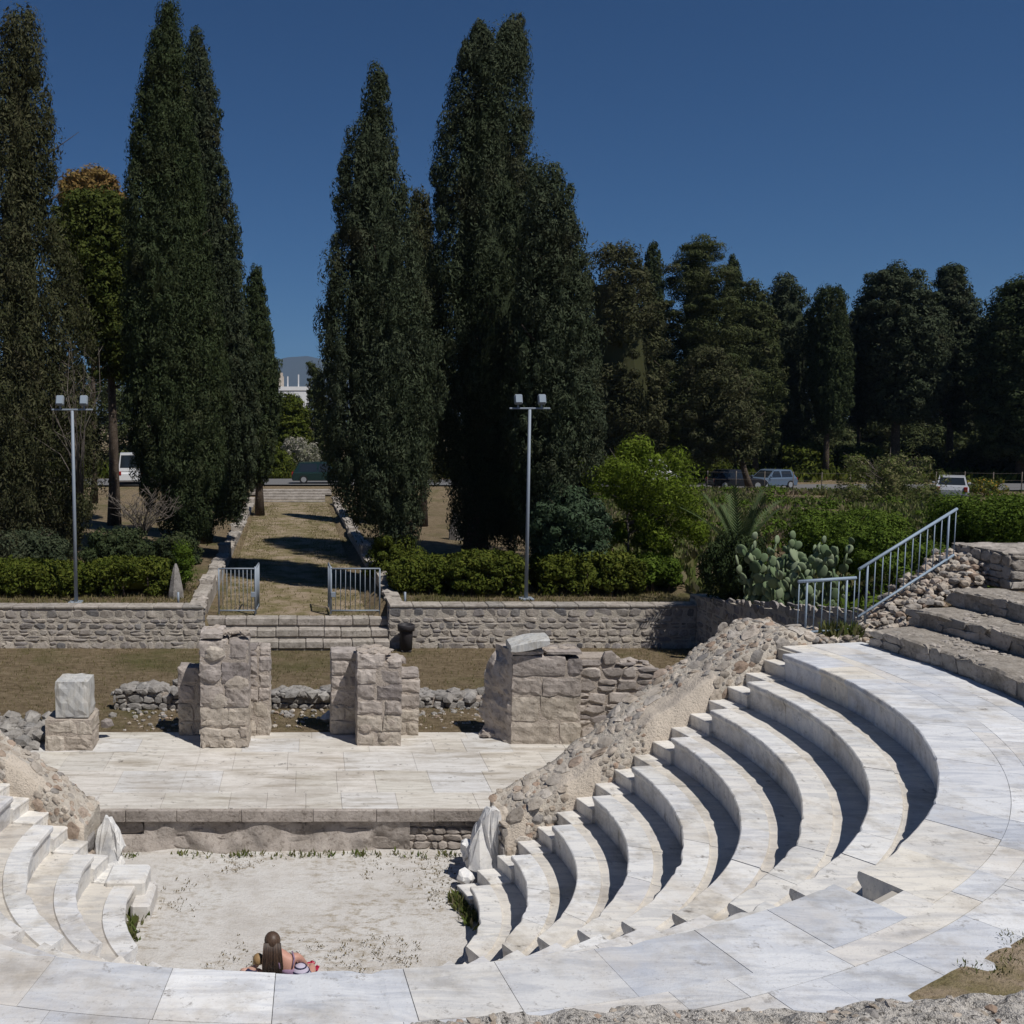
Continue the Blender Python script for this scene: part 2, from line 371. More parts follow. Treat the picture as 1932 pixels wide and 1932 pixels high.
# ------------------------------------------------------------------ terrain
CX, CY = -0.0769, 14.4253             # centre of the seating circles
R1, W, RISE = 2.5967, 0.666, 0.42     # first seat radius, seat depth, seat height
PLAT = RISE*9
def RK(k): return R1+W*(k-1)
def wall_y(x): return 15.3248+.0692/.3235*(abs(x-CX)-2.46)   # line of the two end walls
CTRL = np.array([(12,30,2.1),(12,26,2.4),(12.5,21,3.2),(13,17.5,4.3),(14,13,4.8),(20,25,3.2),(20,40,3.0),(30,45,3.1),(40,60,2.7),(40,80,2.4),(20,66,2.7),(60,80,2.5),(30,30,3.6),(14,36,2.5)])
def ground_z(x, y):
    x = np.asarray(x, float); y = np.asarray(y, float)
    up = np.where(y < 68, 1.98+np.clip(y-30, 0, 40)*.006, 2.85)
    up = np.where((y > 66) & (y <= 71), 2.2+(y-66)/5*.65, up)
    d2 = (x[..., None]-CTRL[:, 0])**2+(y[..., None]-CTRL[:, 1])**2+.5
    wgt = d2**-1.6; idw = (wgt*CTRL[:, 2]).sum(-1)/wgt.sum(-1)
    t = np.clip((x-9)/6, 0, 1)*np.clip((92-y)/14, 0, 1); t = t*t*(3-2*t)
    z = up*(1-t)+idw*t
    z = np.where((x > 11.75) & (y < 34), idw, z)
    alley = (np.abs(x-(-.45-.0145*(y-30))) < 2.75) & (y > 30.5) & (y < 67.5)
    z = np.where(alley, 1.52+(y-30)*.017, z)
    rr = np.hypot(x-CX, y-CY)
    yl = 15.3248+.214*(np.abs(x-CX)-2.46)+1.0
    court = (y > np.maximum(yl, 17.6)) & (y < 29.98) & (x > -14) & (x < 11.85)
    bowl = np.clip(3.5+.35*(rr-9.2), 3.5, 5.9)
    near = (~court) & (y < 24) & (rr < 40) & (x < 11.7)
    z = np.where(near, np.where(rr < 8.9, -.45, bowl), z)
    far = np.clip((26-y)/8, 0, 1)*np.clip((x-10)/3, 0, 1)
    z = np.where((x >= 11.7) & (y < 15), np.maximum(z, np.clip(4.4+.2*(rr-11), 4, 5.9)), z)
    court = court | ((np.abs(x+.33) < 2.8) & (y > 29) & (y < 30.5))
    z = np.where(court, .74, z)
    z = np.where((np.abs(x+.1) < 5.5) & (y > 17.3) & (y < 21.2), .3, z)
    z = z+.05*noise3(np.stack([x.ravel()*.35, y.ravel()*.35, 0*x.ravel()], 1)).reshape(x.shape)*np.where(court | alley, .4, 1)
    return z
def gz(x, y): return float(ground_z(np.array([x]), np.array([y]))[0])
xs = np.unique(np.concatenate([-np.geomspace(60, 9000, 24)[::-1], np.arange(-60, -20, 2), np.arange(-20, 20.01, .4), [-14.02,-13.98,11.7,11.83,11.86], np.arange(20.5, 60, 1.5), np.geomspace(60, 9000, 24)]))
ys = np.unique(np.concatenate([-np.geomspace(20, 9000, 20)[::-1], np.arange(-18, 0, 2), np.arange(0, 34, .4), [17.55,17.65,29.95,30.02,30.45,30.55], np.arange(34, 95, 1.0), np.geomspace(95, 9000, 34)]))
GX, GY = np.meshgrid(xs, ys); GZ = ground_z(GX, GY)
nx, ny = len(xs), len(ys)
idx = np.arange(nx*ny).reshape(ny, nx)
raw_mesh('ground', np.stack([GX.ravel(), GY.ravel(), GZ.ravel()], 1), np.stack([idx[:-1, :-1].ravel(), idx[:-1, 1:].ravel(), idx[1:, 1:].ravel(), idx[1:, :-1].ravel()], 1), M['ground'], smooth=True)['kind'] = 'structure'
# alley path
b = MB(); yy = np.arange(30.62, 67.4, .6)
for i, y in enumerate(yy): pass
vs = []; fs = []
for i, y in enumerate(yy):
    for j in range(9):
        x = -.45-.0145*(y-30)-2.3+4.6*j/8; vs.append((x, y, gz(x, y)+.03))
for i in range(len(yy)-1):
    for j in range(8): fs.append((i*9+j, i*9+j+1, (i+1)*9+j+1, (i+1)*9+j))
b.add(vs, fs, 0, True); b.build('path', M['path'])['kind'] = 'structure'
# road
b = MB(); xr = np.concatenate([np.arange(-120, -10, 6), np.arange(-10, 80, 3), np.arange(80, 200, 10)])
def road_c(x): return 77.5-.02*max(x-5, 0)
vs = []; fs = []
for x in xr:
    for o in (-4, -1.3, 1.3, 4): vs.append((x, road_c(x)+o, gz(x, road_c(x)+o)+.12))
for i in range(len(xr)-1):
    for j in range(3): fs.append((i*4+j, (i+1)*4+j, (i+1)*4+j+1, i*4+j+1))
b.add(vs, fs, 0, True); b.build('road', M['asphalt'])['kind'] = 'structure'
# orchestra
b = MB(); vs = [(CX, CY, 0)]; nr, na = 14, 64; fs = []
for i in range(1, nr+1):
    for k in range(na):
        r_ = 4.6*i/nr; t = 2*math.pi*k/na; x, y = CX+r_*math.cos(t), CY+r_*math.sin(t)
        vs.append((x, y, .02*n1(x*1.5, y*1.5, 3)))
for k in range(na): fs.append((0, 1+k, 1+(k+1) % na))
for i in range(nr-1):
    for k in range(na): fs.append((1+i*na+k, 1+(i+1)*na+k, 1+(i+1)*na+(k+1) % na, 1+i*na+(k+1) % na))
b.add(vs, fs, 0, True); b.build('orchestra_floor', M['orch'])['kind'] = 'structure'
# far hills, real distance
b = MB(); vs = []; fs = []
hx = np.arange(-5200, 8600, 130.)
for i, x in enumerate(hx):
    t = noise3([[x/900, 0, 5]])[0]*.5+noise3([[x/330, 1, 9]])[0]*.25+noise3([[x/120, 1, 2]])[0]*.1
    top = 250+200*t+150*math.exp(-((x-60)/420)**2)
    for q, (yo, zf) in enumerate(((-1500, -.02), (-900, .35), (-350, .8), (0, 1.0), (700, .5), (1500, -.02))):
        vs.append((x, 6800+yo+150*n1(x/300, q), max(top*zf*(1+.12*n1(x/170, q, 7)), -4)))
for i in range(len(hx)-1):
    for q in range(5): fs.append((i*6+q, (i+1)*6+q, (i+1)*6+q+1, i*6+q+1))
b.add(vs, fs, 0, True); b.build('hills', M['hill'])['kind'] = 'structure'

# ------------------------------------------------------------------ seating
def line_az(P, D, r):
    """azimuth (about the circle centre) where the ray P+tD (t>0 branch, outward) meets radius r"""
    px, py = P[0]-CX, P[1]-CY; dx, dy = D
    A = dx*dx+dy*dy; B = 2*(px*dx+py*dy); C_ = px*px+py*py-r*r
    q = B*B-4*A*C_
    t = (-B+math.sqrt(max(q, 0)))/(2*A)
    return math.atan2(py+dy*t, px+dx*t)
WALL_R = ((2.3845, 15.3248), (.3235, .0692)); WALL_L = ((-2.538, 15.3248), (-.3235, .0692))
def off(Ln, d):       # shift a line sideways by d along its left normal
    (x, y), (dx, dy) = Ln; l = math.hypot(dx, dy); return ((x-dy/l*d, y+dx/l*d), (dx, dy))
SR = off(WALL_R, -.50); SL = off(WALL_L, .50)
A_R = ((2.24, 12.89), (2.33, -4.81)); B_R = off(A_R, -.40)
A_L = ((-2.394, 12.89), (-2.33, -4.81)); B_L = off(A_L, .40)
def az(Ln, r):
    a = line_az(Ln[0], Ln[1], r)
    return a
def arc_range(l0, l1, r):
    a0, a1 = az(l0, r), az(l1, r)
    while a1 < a0: a1 += 2*math.pi
    if a1-a0 > 2*math.pi-.3: a1 -= 2*math.pi
    return a0, a1
def sweep(mb, prof, l0, l1, rref, mi_list, blocks=1.0, gap=.004, seg=.07, tint=None, zj=.0, chip=None):
    """profile [(radius, z)...] swept about the centre between two lines, cut into blocks"""
    a0r, a1r = arc_range(l0, l1, rref)
    if a1r-a0r < 1e-3: return
    nb = max(1, int(round((a1r-a0r)*rref/blocks)))
    cuts = [0]+sorted(min(max((i+rnd.uniform(-.22, .22))/nb, .02), .98) for i in range(1, nb))+[1]
    lim = [arc_range(l0, l1, r) for r, z in prof]
    for c0, c1 in zip(cuts[:-1], cuts[1:]):
        n = max(2, int((c1-c0)*(a1r-a0r)*rref/seg)+1); dz = rnd.uniform(-zj, zj); dr = rnd.uniform(-zj, zj)
        vs = []
        for i in range(n):
            u = c0+(c1-c0)*i/(n-1)
            for pi_, ((r, z), (b0, b1)) in enumerate(zip(prof, lim)):
                a = b0+(b1-b0)*u
                if i == 0 and c0 > 0: a += gap/r
                if i == n-1 and c1 < 1: a -= gap/r
                ck = 0.0
                if chip and chip[0] <= pi_ <= chip[1]:
                    ck = max(0, n1(r*math.cos(a)*6, r*math.sin(a)*6, z*5)-.30)*.05+max(0, n1(r*math.cos(a)*2, r*math.sin(a)*2, z*3+9)-.45)*.08+.002*n1(a*r*9, z*7)
                vs.append((CX+(r+dr+ck)*math.cos(a), CY+(r+dr+ck)*math.sin(a), z+dz-(ck*.5 if chip and pi_ >= chip[1]-1 else 0)))
        m = len(prof); fs = [(i*m+j, (i+1)*m+j, (i+1)*m+j+1, i*m+j+1) for i in range(n-1) for j in range(m-1)]
        b0_ = len(mb.v); mb.add(vs, fs, 0, False)
        k = len(mb.m)-len(fs)
        for q in range(len(fs)): mb.m[k+q] = mi_list[q % (m-1)]
        for e in (0, n-1):
            mb.f.append(tuple(b0_+e*m+j for j in range(m))); mb.m.append(0); mb.sm.append(False)
theatre = empty('theatre_seating', (CX, CY, 0), 'curved white marble seating of the ancient theatre, nine rows round the orchestra', 'seating')
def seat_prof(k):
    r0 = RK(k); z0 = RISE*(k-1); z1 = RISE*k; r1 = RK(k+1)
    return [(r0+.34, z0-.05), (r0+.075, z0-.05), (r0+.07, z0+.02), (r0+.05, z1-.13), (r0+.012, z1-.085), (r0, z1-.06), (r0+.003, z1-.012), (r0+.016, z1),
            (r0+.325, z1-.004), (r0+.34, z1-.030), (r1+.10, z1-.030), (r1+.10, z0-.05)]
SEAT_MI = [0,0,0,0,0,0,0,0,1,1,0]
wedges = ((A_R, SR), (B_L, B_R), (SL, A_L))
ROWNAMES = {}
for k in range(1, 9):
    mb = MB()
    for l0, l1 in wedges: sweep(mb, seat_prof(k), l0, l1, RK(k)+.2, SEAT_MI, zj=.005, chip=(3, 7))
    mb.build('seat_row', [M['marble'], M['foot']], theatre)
# walkway: riser + inner band, then paving slabs in two rings
mb = MB(); r0 = RK(9)-.045; z1 = PLAT; z0 = RISE*8
wp = [(r0+.34, z0-.05), (r0+.075, z0-.05), (r0+.07, z0+.02), (r0+.05, z1-.13), (r0+.012, z1-.085), (r0, z1-.06), (r0+.003, z1-.012), (r0+.016, z1), (r0+.62, z1), (r0+.62, z0-.05)]
for l0, l1 in wedges: sweep(mb, wp, l0, l1, r0+.3, [0]*9, blocks=.80, gap=.0025, zj=.002, chip=(3, 7))
mb.build('walkway_edge', [M['slab'], M['foot']], theatre)
mb = MB()
wl_R = off(WALL_R, 0.0); wl_L = WALL_L
for ra, rb in ((r0+.624, 8.72), (8.7245, 9.26), (9.2645, 9.80)):
    sweep(mb, [(ra, z1-.10), (ra, z1), (rb, z1), (rb, z1-.10)], wl_L, wl_R, (ra+rb)/2, [0]*3, blocks=.78, gap=.002, zj=.0015)
# steps' outer filler slabs over the aisles (between edge stones)
mb.build('walkway_paving', [M['slab']], theatre)
mb = MB(); sweep(mb, [(r0+.3, 3.2), (r0+.3, z1-.04), (9.9, z1-.04), (9.9, 3.2)], wl_L, wl_R, 9, [0]*3, blocks=50, seg=.3)
mb.build('walkway_base', M['joint'], theatre)
def aisle(l0, l1, narrow):
    st = MB()
    st.box((0,0,-30), (.01,.01,.01)) if False else None
    root = None
    for k in range(1, 10):
        for half in (0, 1):
            ra = RK(k)+half*W/2; z = RISE*(k-1)+RISE/2*(1+half); zb = RISE*(k-1)-.05
            rb = ra+W/2+.05
            if k == 9 and half: rb = r0+.64
            s_ = MB()
            sweep(s_, [(rb, zb), (ra+.012, zb), (ra+.010, z-.05), (ra, z-.03), (ra+.003, z-.008), (ra+.012, z), (rb, z), (rb, zb)], l0, l1, ra+.1, [0]*7, blocks=9, seg=.12)
            if root is None: root = s_.build('stairway', M['marble'], theatre)
            else:
                o = s_.build('step', M['marble'], root)
                o.matrix_parent_inverse = Matrix.Translation(-Vector((CX, CY, 0))) if False else Matrix.Identity(4)
                o.matrix_parent_inverse = Matrix.Identity(4); o.location = (0, 0, 0)
                o.matrix_parent_inverse = Matrix.Translation(Vector((-CX, -CY, 0))) if False else Matrix.Identity(4)
for l0, l1 in ((SR, WALL_R), (WALL_L, SL), (B_R, A_R), (A_L, B_L)): aisle(l0, l1, True)

# ------------------------------------------------------------------ masonry
def stone8(mb, c, U, V, Nn, w_, h_, d, mi, jit=.16, sink=.05):
    """rounded irregular stone on a face: U,V in-plane, Nn outward"""
    base = [(-.5,-.28),(-.28,-.5),(.28,-.5),(.5,-.28),(.5,.28),(.28,.5),(-.28,.5),(-.5,.28)]
    pts = [((x+rnd.uniform(-jit, jit)*.5)*w_, (y+rnd.uniform(-jit, jit)*.5)*h_) for x, y in base]
    tl = (rnd.uniform(-.12, .12), rnd.uniform(-.12, .12))
    vs = []
    for sc, dd in ((1.0, -sink), (1.0, d*.45), (.80, d)):
        for x, y in pts: vs.append(c+U*(x*sc)+V*(y*sc)+Nn*(dd+(x*tl[0]+y*tl[1]+rnd.uniform(-.1, .1)*d if dd > 0 else 0)))
    fs = [(r_*8+i, r_*8+(i+1) % 8, (r_+1)*8+(i+1) % 8, (r_+1)*8+i) for r_ in (0, 1) for i in range(8)]
    vs.append(c+Nn*(d*1.12)); fs += [(16+i, 16+(i+1) % 8, 24) for i in range(8)]
    mb.add(vs, fs, mi, False)
def masonry(mb, O, U, Nn, length, top, course=(.16, .26), width=(.18, .5), depth=(.02, .05), gap=.02, mi=0, bottom=0.0, jit=.16, V=None):
    """courses of stones on a vertical face; top: function of u giving height"""
    O = Vector(O); U = Vector(U).normalized(); Nn = Vector(Nn).normalized(); V = V or Vector((0,0,1)); v = bottom
    while True:
        h_ = rnd.uniform(*course); u = -rnd.uniform(0, .2)
        if v > max(top(0), top(length/2), top(length)): break
        while u < length:
            w_ = rnd.uniform(*width)
            ua, ub = max(u, 0), min(u+w_, length); cu = (ua+ub)/2; t = top(cu)
            hh = min(h_, t-v)
            if ub-ua > .06 and hh > .07:
                if rnd.random() < .22 and hh > .17:
                    for q in (0, 1): stone8(mb, O+U*cu+V*(v+hh*(.25+.5*q)), U, V, Nn, ub-ua-gap, hh/2-gap, rnd.uniform(*depth), mi, jit)
                else: stone8(mb, O+U*cu+V*(v+hh/2), U, V, Nn, ub-ua-gap, hh-gap, rnd.uniform(*depth), mi, jit)
            u += w_
        v += h_
X_, Y_, Z_ = Vector((1,0,0)), Vector((0,1,0)), Vector((0,0,1))
def lumpy_top(mb, x0, x1, y0, y1, z, mi, n, sz=(.12, .3), zs=.5):
    for _ in range(n):
        r_ = rnd.uniform(*sz); mb.rock((rnd.uniform(x0, x1), rnd.uniform(y0, y1), z+r_*.1), (r_, r_*rnd.uniform(.6, 1), r_*zs), mi)
WST = [M['wallstone'], M['mortar']]
# terrace retaining walls, left and right of the entrance steps
def retaining(name, x0, x1, y, z0, z1, label, thick=.55, endL=False, endR=False):
    mb = MB(); mb.box(((x0+x1)/2, y+thick/2, (z0+z1)/2-.05), (x1-x0, thick, z1-z0+.1), 1)
    masonry(mb, (x0, y, z0), X_, -Y_, x1-x0, lambda u: (z1-z0)-.30, (.16, .28), (.16, .5), (.010, .026), .045, 0, jit=.34)
    u = x0
    while u < x1:                                  # squared top course
        w_ = rnd.uniform(.28, .52); w_ = min(w_, x1-u)
        if w_ > .1: stone8(mb, Vector((u+w_/2, y, z1-.16)), X_, Z_, -Y_, w_-.06, .23, rnd.uniform(.004, .016), 0, .14)
        u += w_
    u = x0
    while u < x1:                                  # pale capping slabs
        w_ = min(rnd.uniform(.5, .9), x1-u)
        mb.box((u+w_/2, y+thick/2-.01, z1+.035+rnd.uniform(-.006, .006)), (w_-.012, thick+.06, .075), 2, None, .015); u += w_
    if endL: masonry(mb, (x0, y+thick, z0), -Y_, -X_, thick, lambda u: z1-z0, (.2, .3), (.2, .5), (.02, .04), .03, 0)
    if endR: masonry(mb, (x1, y, z0), Y_, X_, thick, lambda u: z1-z0, (.2, .3), (.2, .5), (.02, .04), .03, 0)
    return tag(mb.build(name, [M['wallstone'], M['mortar'], M['tier']], None), label, 'wall')
retaining('retaining_wall', -15, -3.12, 29.74, .70, 1.95, 'grey rubble retaining wall under the lamp post, left of the entrance steps', endR=True)
retaining('retaining_wall', 2.46, 11.65, 29.74, .70, 1.99, 'grey rubble retaining wall behind the litter bin, right of the entrance steps', endL=True)
# shaded return wall running towards the camera on the right
mb = MB(); ya, yb = 30.3, 19.0
vs = []
for y, zt in ((ya, 2.3), (26.3, 2.62), (22, 3.3), (yb, 3.9)):
    for x in (11.66, 12.15): vs += [(x, y, .3), (x, y, zt)]
mb.add(vs, [(0,4,5,1),(4,8,9,5),(8,12,13,9),(1,5,7,3),(5,9,11,7),(9,13,15,11),(0,1,3,2),(12,14,15,13),(2,3,7,6),(6,7,11,10),(10,11,15,14)], 1)
masonry(mb, (11.66, ya, .7), -Y_, -X_, ya-yb, lambda u: 1.55+u*.145, (.16, .28), (.16, .5), (.006, .02), .045, 0, jit=.34)
tag(mb.build('retaining_wall', WST), 'shaded rubble wall below the cactus, turning the corner of the terrace', 'wall')
# entrance steps
es = empty('entrance_steps', (-.4, 29.9, .74), 'three long pale stone steps up to the gate', 'steps')
for i in range(3):
    mb = MB(); u = -3.1; y0 = 29.42+i*.36; zt = .74+.28*(i+1)
    while u < 2.44:
        w_ = min(rnd.uniform(.5, 1.0), 2.45-u)
        if w_ > .1: mb.box((u+w_/2, y0+.25, zt-.11+rnd.uniform(-.01, .01)), (w_-.012, .5, .22), 0, None, .025)
        u += w_
    mb.box((-.33, y0+.28, zt-.2), (5.5, .46, .3), 1)
    mb.build('step', [M['tier'], M['darkmortar']], es)
# low side walls of the alley
def alley_wall(sgn, label):
    mb = MB(); pts = []
    n = 32; tops = []
    for i in range(n+1):
        y = 29.9+36.5*i/n; xc = (-3.12-.010*(y-30)) if sgn < 0 else (2.46-.022*(y-30))
        zt = gz(xc+sgn*1.0, y)+.12 if i > 1 else 2.06
        zt = max(zt, 2.05+.008*(y-30))+.10*n1(y*.7, sgn*3)+.22*(1 if (i % 7) in (3,) else 0)
        tops.append((xc, y, zt))
    for i in range(n):
        (xa, ya_, za), (xb, yb_, zb) = tops[i], tops[i+1]; z0 = 1.4
        o = .45*sgn
        P_ = [(xa, ya_, z0), (xa+o, ya_, z0), (xa+o, ya_, za), (xa, ya_, za), (xb, yb_-.03, z0), (xb+o, yb_-.03, z0), (xb+o, yb_-.03, za+.02), (xb, yb_-.03, za+.02)]
        mb.add(P_, [(0,1,2,3),(4,7,6,5),(0,3,7,4),(1,5,6,2),(3,2,6,7)], 0)
        for _ in range(5):
            t = rnd.random(); c = Vector((xa+(xb-xa)*t+o*rnd.uniform(.1, .9), ya_+(yb_-ya_)*t, za-.03)); r_ = rnd.uniform(.1, .24)
            mb.rock(c, (r_, r_, r_*.5), 0)
    tag(mb.build('parapet_wall', [M['tier'], M['mortar']]), label, 'wall')
alley_wall(-1, 'low sunlit stone parapet along the left side of the alley')
alley_wall(1, 'low shaded stone parapet along the right side of the alley')
fs_ = empty('alley_steps', (-1.1, 68.5, 2.1), 'worn stone steps at the far end of the alley up to the road', 'steps')
for i in range(5):
    mb = MB(); mb.box((-1.15, 67.2+i*.4+.4, 2.13+.16*(i+1)-.10), (5.6-(.9 if i < 3 else 0), .8, .2), 0, None, .03)
    mb.build('step', M['tier'], fs_)

# ------------------------------------------------------------------ stage
stage = empty('stage_platform', (-.1, 19, 0), 'low pale marble stage with a worn brownish stone front facing the orchestra', 'stage')
YS, YB, ZS = 17.08, 21.45, .76
mb = MB()
y = YS+.02; row = 0
while y < YB:
    dy = min(rnd.uniform(.75, 1.25), YB-y); x = -5.9+rnd.uniform(-.5, 0)
    if YB-y-dy < .3: dy = YB-y
    while x < 5.7:
        w_ = rnd.uniform(.55, 1.5); z = ZS+rnd.uniform(-.002, .002)
        mb.box((x+w_/2, y+dy/2, z-.05), (w_-.004, dy-.004, .10), 0, None, .003); x += w_
    y += dy
mb.build('paving', M['stagepave'], stage)
mb = MB(); mb.box((-.1, (YS+YB)/2+.15, .34), (11.4, YB-YS-.4, .74), 0); mb.build('stage_core', M['mortar_p'], stage)
mb = MB(); x = -4.2
while x < 3.9:                                       # coping course
    w_ = min(rnd.uniform(.7, 1.5), 3.95-x)
    mb.box((x+w_/2, YS+.16-.02*rnd.random(), ZS-.115-rnd.uniform(0, .008)), (w_-.004, .4, .21), 0, None, .012); x += w_
mb.build('coping', M['stagefront'], stage)
# lower front: a wavy worn face of blocks, rubble towards the right
mb = MB(); nu, nv = 110, 14; vs = []; fs = []
for i in range(nu+1):
    x = -4.1+5.9*i/nu
    for j in range(nv+1):
        z = -.05+.60*j/nv
        d = .09*n1(x*1.3, z*2.2, 1)+.05*n1(x*4, z*5, 2)+.13*max(0, 1-j/nv*1.4)*(.6+.6*n1(x*.9, 4, 4))
        if -3.35 < x < -2.9 and z > .25: d -= .22
        vs.append((x, YS+.06-d, z))
for i in range(nu):
    for j in range(nv): fs.append((i*(nv+1)+j, (i+1)*(nv+1)+j, (i+1)*(nv+1)+j+1, i*(nv+1)+j+1))
mb.add(vs, fs, 0, True)
mb.box((2.9, YS+.25, .26), (2.4, .3, .60), 1)
masonry(mb, (1.7, YS+.1, 0), X_, -Y_, 2.3, lambda u: .56, (.09, .16), (.1, .34), (.03, .07), .015, 0, jit=.25)
masonry(mb, (-4.1, YS+.1, .0), X_, -Y_, 5.8, lambda u: .54, (.25, .3), (.6, 1.2), (.01, .05), .03, 0, jit=.1)
mb.build('front_face', [M['stagefront'], M['mortar_p']], stage)
tag_rocks = []

# ------------------------------------------------------------------ ruined piers behind the stage
M['pierpale'] = mat_stone('pale_pier_stone', [(.50,.44,.37),(.56,.50,.43),(.46,.40,.34)], 2.4, .9, 12)
PM = [M['pier'], M['mortar_p'], M['pierpale']]
def block_pier(mb, x0, x1, y0, y1, z0, top, course=(.3, .42), width=(.45, .85), pale=True):
    """solid stack of big weathered blocks, top: fn of u (height above z0); faces front, both sides, and a lumpy top"""
    z = z0; i = 0
    L = x1-x0
    while True:
        h_ = rnd.uniform(*course)
        if z-z0 >= max(top(0), top(.5), top(1))-.06: break
        x = x0
        while x < x1-.02:
            w_ = min(rnd.uniform(*width), x1-x)
            if x1-x-w_ < .25: w_ = x1-x
            t = z0+top((x+w_/2-x0)/L)
            hh = min(h_, t-z)
            if hh > .05:
                o = rnd.uniform(-.015, .02); n = 5
                # a subdivided, eroded block
                bl = bmesh.new(); bmesh.ops.create_cube(bl, size=1.0)
                bmesh.ops.subdivide_edges(bl, edges=bl.edges[:], cuts=4, use_grid_fill=True)
                sx, sy, sz = w_-.012, (y1-y0)+.02, hh-.010
                cx_, cy_, cz_ = x+w_/2, (y0+y1)/2+o, z+hh/2
                P_ = np.array([list(v.co) for v in bl.verts])
                e = np.abs(P_) > .49; edge = e.sum(1)
                P_ = P_*np.where(edge >= 2, 1.0, 1.0)[:, None]
                W_ = P_*np.array([sx, sy, sz])+np.array([cx_, cy_, cz_])
                nrm = np.sign(P_)*e
                nv_ = noise3(W_*4.5)*.022+noise3(W_*11)*.016+noise3(W_*26)*.010
                W_ = W_+nrm*nv_[:, None]-nrm*np.where(edge >= 2, .018, 0)[:, None]
                bl.verts.index_update()
                mb.add(W_, [tuple(v.index for v in f.verts) for f in bl.faces], 2 if (z-z0 < .55 and pale) else 0, False); bl.free()
            x += w_
        z += h_; i += 1
    hc = min(top(0), top(.5), top(1))*.97; mb.box(((x0+x1)/2, (y0+y1)/2, z0+hc/2), (L-.05, y1-y0-.045, hc), 1)
Zs = ZS-.02
# pier beside the alley axis (tallest)
mb = MB()
block_pier(mb, -2.24, -1.20, 20.40, 21.22, Zs, lambda u: 2.36+.10*math.sin(u*5), (.36, .5), (.45, .6))
block_pier(mb, -1.55, -.79, 21.2, 21.75, Zs, lambda u: 1.95 if u > .3 else 2.1, (.26, .42), (.35, .5))
block_pier(mb, -2.80, -2.05, 21.2, 21.75, Zs, lambda u: 1.53 if u < .5 else 1.9, (.3, .45), (.35, .5))
lumpy_top(mb, -2.1, -1.3, 20.5, 21.1, Zs+2.38, 1, 12, (.08, .2), .4)
masonry(mb, (-2.22, 20.395, Zs), X_, -Y_, 1.0, lambda u: .62, (.2, .3), (.25, .5), (.01, .03), .05, 2, jit=.3)
for p_ in ((-1.9, 20.40, 2.75), (-1.45, 20.41, 2.1), (-1.85, 20.41, 1.75), (-2.0, 20.4, 2.3)): mb.rock(p_, (.24, .05, .17), 2 if rnd.random() < .5 else 0, (X_, Y_, Z_), .3, 2)
tag(mb.build('ruined_pier', PM), 'tallest ruined stone pier behind the stage, left of the middle', 'ruin')
mb = MB()
block_pier(mb, 1.02, 1.98, 20.5, 21.3, Zs, lambda u: 1.98 if u < .75 else 1.84, (.3, .36), (.4, .62))
block_pier(mb, .50, 1.2, 21.28, 21.8, Zs, lambda u: 1.86, (.28, .4), (.3, .7))
block_pier(mb, 1.8, 2.42, 21.2, 21.7, Zs, lambda u: 1.44 if u > .3 else 1.7, (.28, .36), (.3, .45))
lumpy_top(mb, 1.1, 1.75, 20.55, 21.2, Zs+1.95, 1, 12, (.08, .2), .4)
for p_ in ((1.2, 20.49, 1.15), (1.6, 20.49, .98), (1.75, 20.5, 1.25)): mb.rock(p_, (.16, .03, .1), 1, (X_, Y_, Z_), .3, 1)
tag(mb.build('ruined_pier', PM), 'middle ruined pier of squared blocks with a stepped right side', 'ruin')
mb = MB()
block_pier(mb, 4.26, 5.75, 20.62, 21.3, Zs, lambda u: 2.02 if u < .8 else 1.85, (.4, .7), (.6, 1.3))
vs = []; fs = []; nz_, nt_ = 26, 9                      # broken flank splaying back to the left
for k in range(nz_+1):
    z = Zs-.02+2.02*k/nz_; xb = 3.78+.22*(k/nz_)**2+.10*n1(z*2.3, 3)+.06*n1(z*7, 5)
    for t in range(nt_+1):
        u = t/nt_; x = 4.28+(xb-4.28)*u; y = 20.63+.75*u; d = (.07*n1(x*4, y*4, z*4)+.04*n1(x*10, y*10, z*10))*min(1, u*5)
        vs.append((x-.82*d, y-.57*d, z))
    vs.append((4.6, 21.42, z))
m_ = nt_+2
for k in range(nz_):
    for t in range(m_-1): fs.append((k*m_+t, k*m_+t+1, (k+1)*m_+t+1, (k+1)*m_+t))
fs.append(tuple(nz_*m_+t for t in range(m_)))
mb.add(vs, fs, 0, False)
for k in range(9): mb.rock((rnd.uniform(3.75, 4.05), rnd.uniform(21.0, 21.3), Zs+rnd.uniform(0, .12)), (.12, .12, .08), 0, None, .35, 1)
masonry(mb, (5.3, 20.98, Zs), X_, -Y_, 2.2, lambda u: 1.85-max(0, u-1.3)*.45+.08*math.sin(u*7), (.22, .34), (.28, .55), (.01, .035), .05, 0, jit=.3)
mb.box((6.4, 21.3, Zs+.75), (2.2, .6, 1.5), 1); mb.box((6.0, 21.3, Zs+1.6), (1.3, .56, .35), 1)
lumpy_top(mb, 5.5, 7.3, 21.05, 21.5, Zs+1.6, 0, 26, (.1, .2), .45)
lumpy_top(mb, 4.4, 5.7, 20.75, 21.2, Zs+1.98, 1, 12, (.08, .2), .3)
tag(mb.build('ruined_pier', PM), 'broad ruined pier on the right carrying a loose grey slab', 'ruin')
mb = MB(); V, F = ICO[3]; q = V.copy()
q = np.clip(q, -.62, .62)/.62; q[:, 2] += .12*noise3(q*2.1); q = q*np.array([.40, .30, .075])
q[:, 2] += q[:, 0]*.20+.03*np.floor(q[:, 1]*7)/3+.02*noise3(q*9); mb.add(q+np.array([4.62, 20.78, Zs+2.17]), F, 0, False)
tag(mb.build('stone_slab', M['whitestone']), 'loose grey slab lying tilted on top of the broad right pier', 'slab')
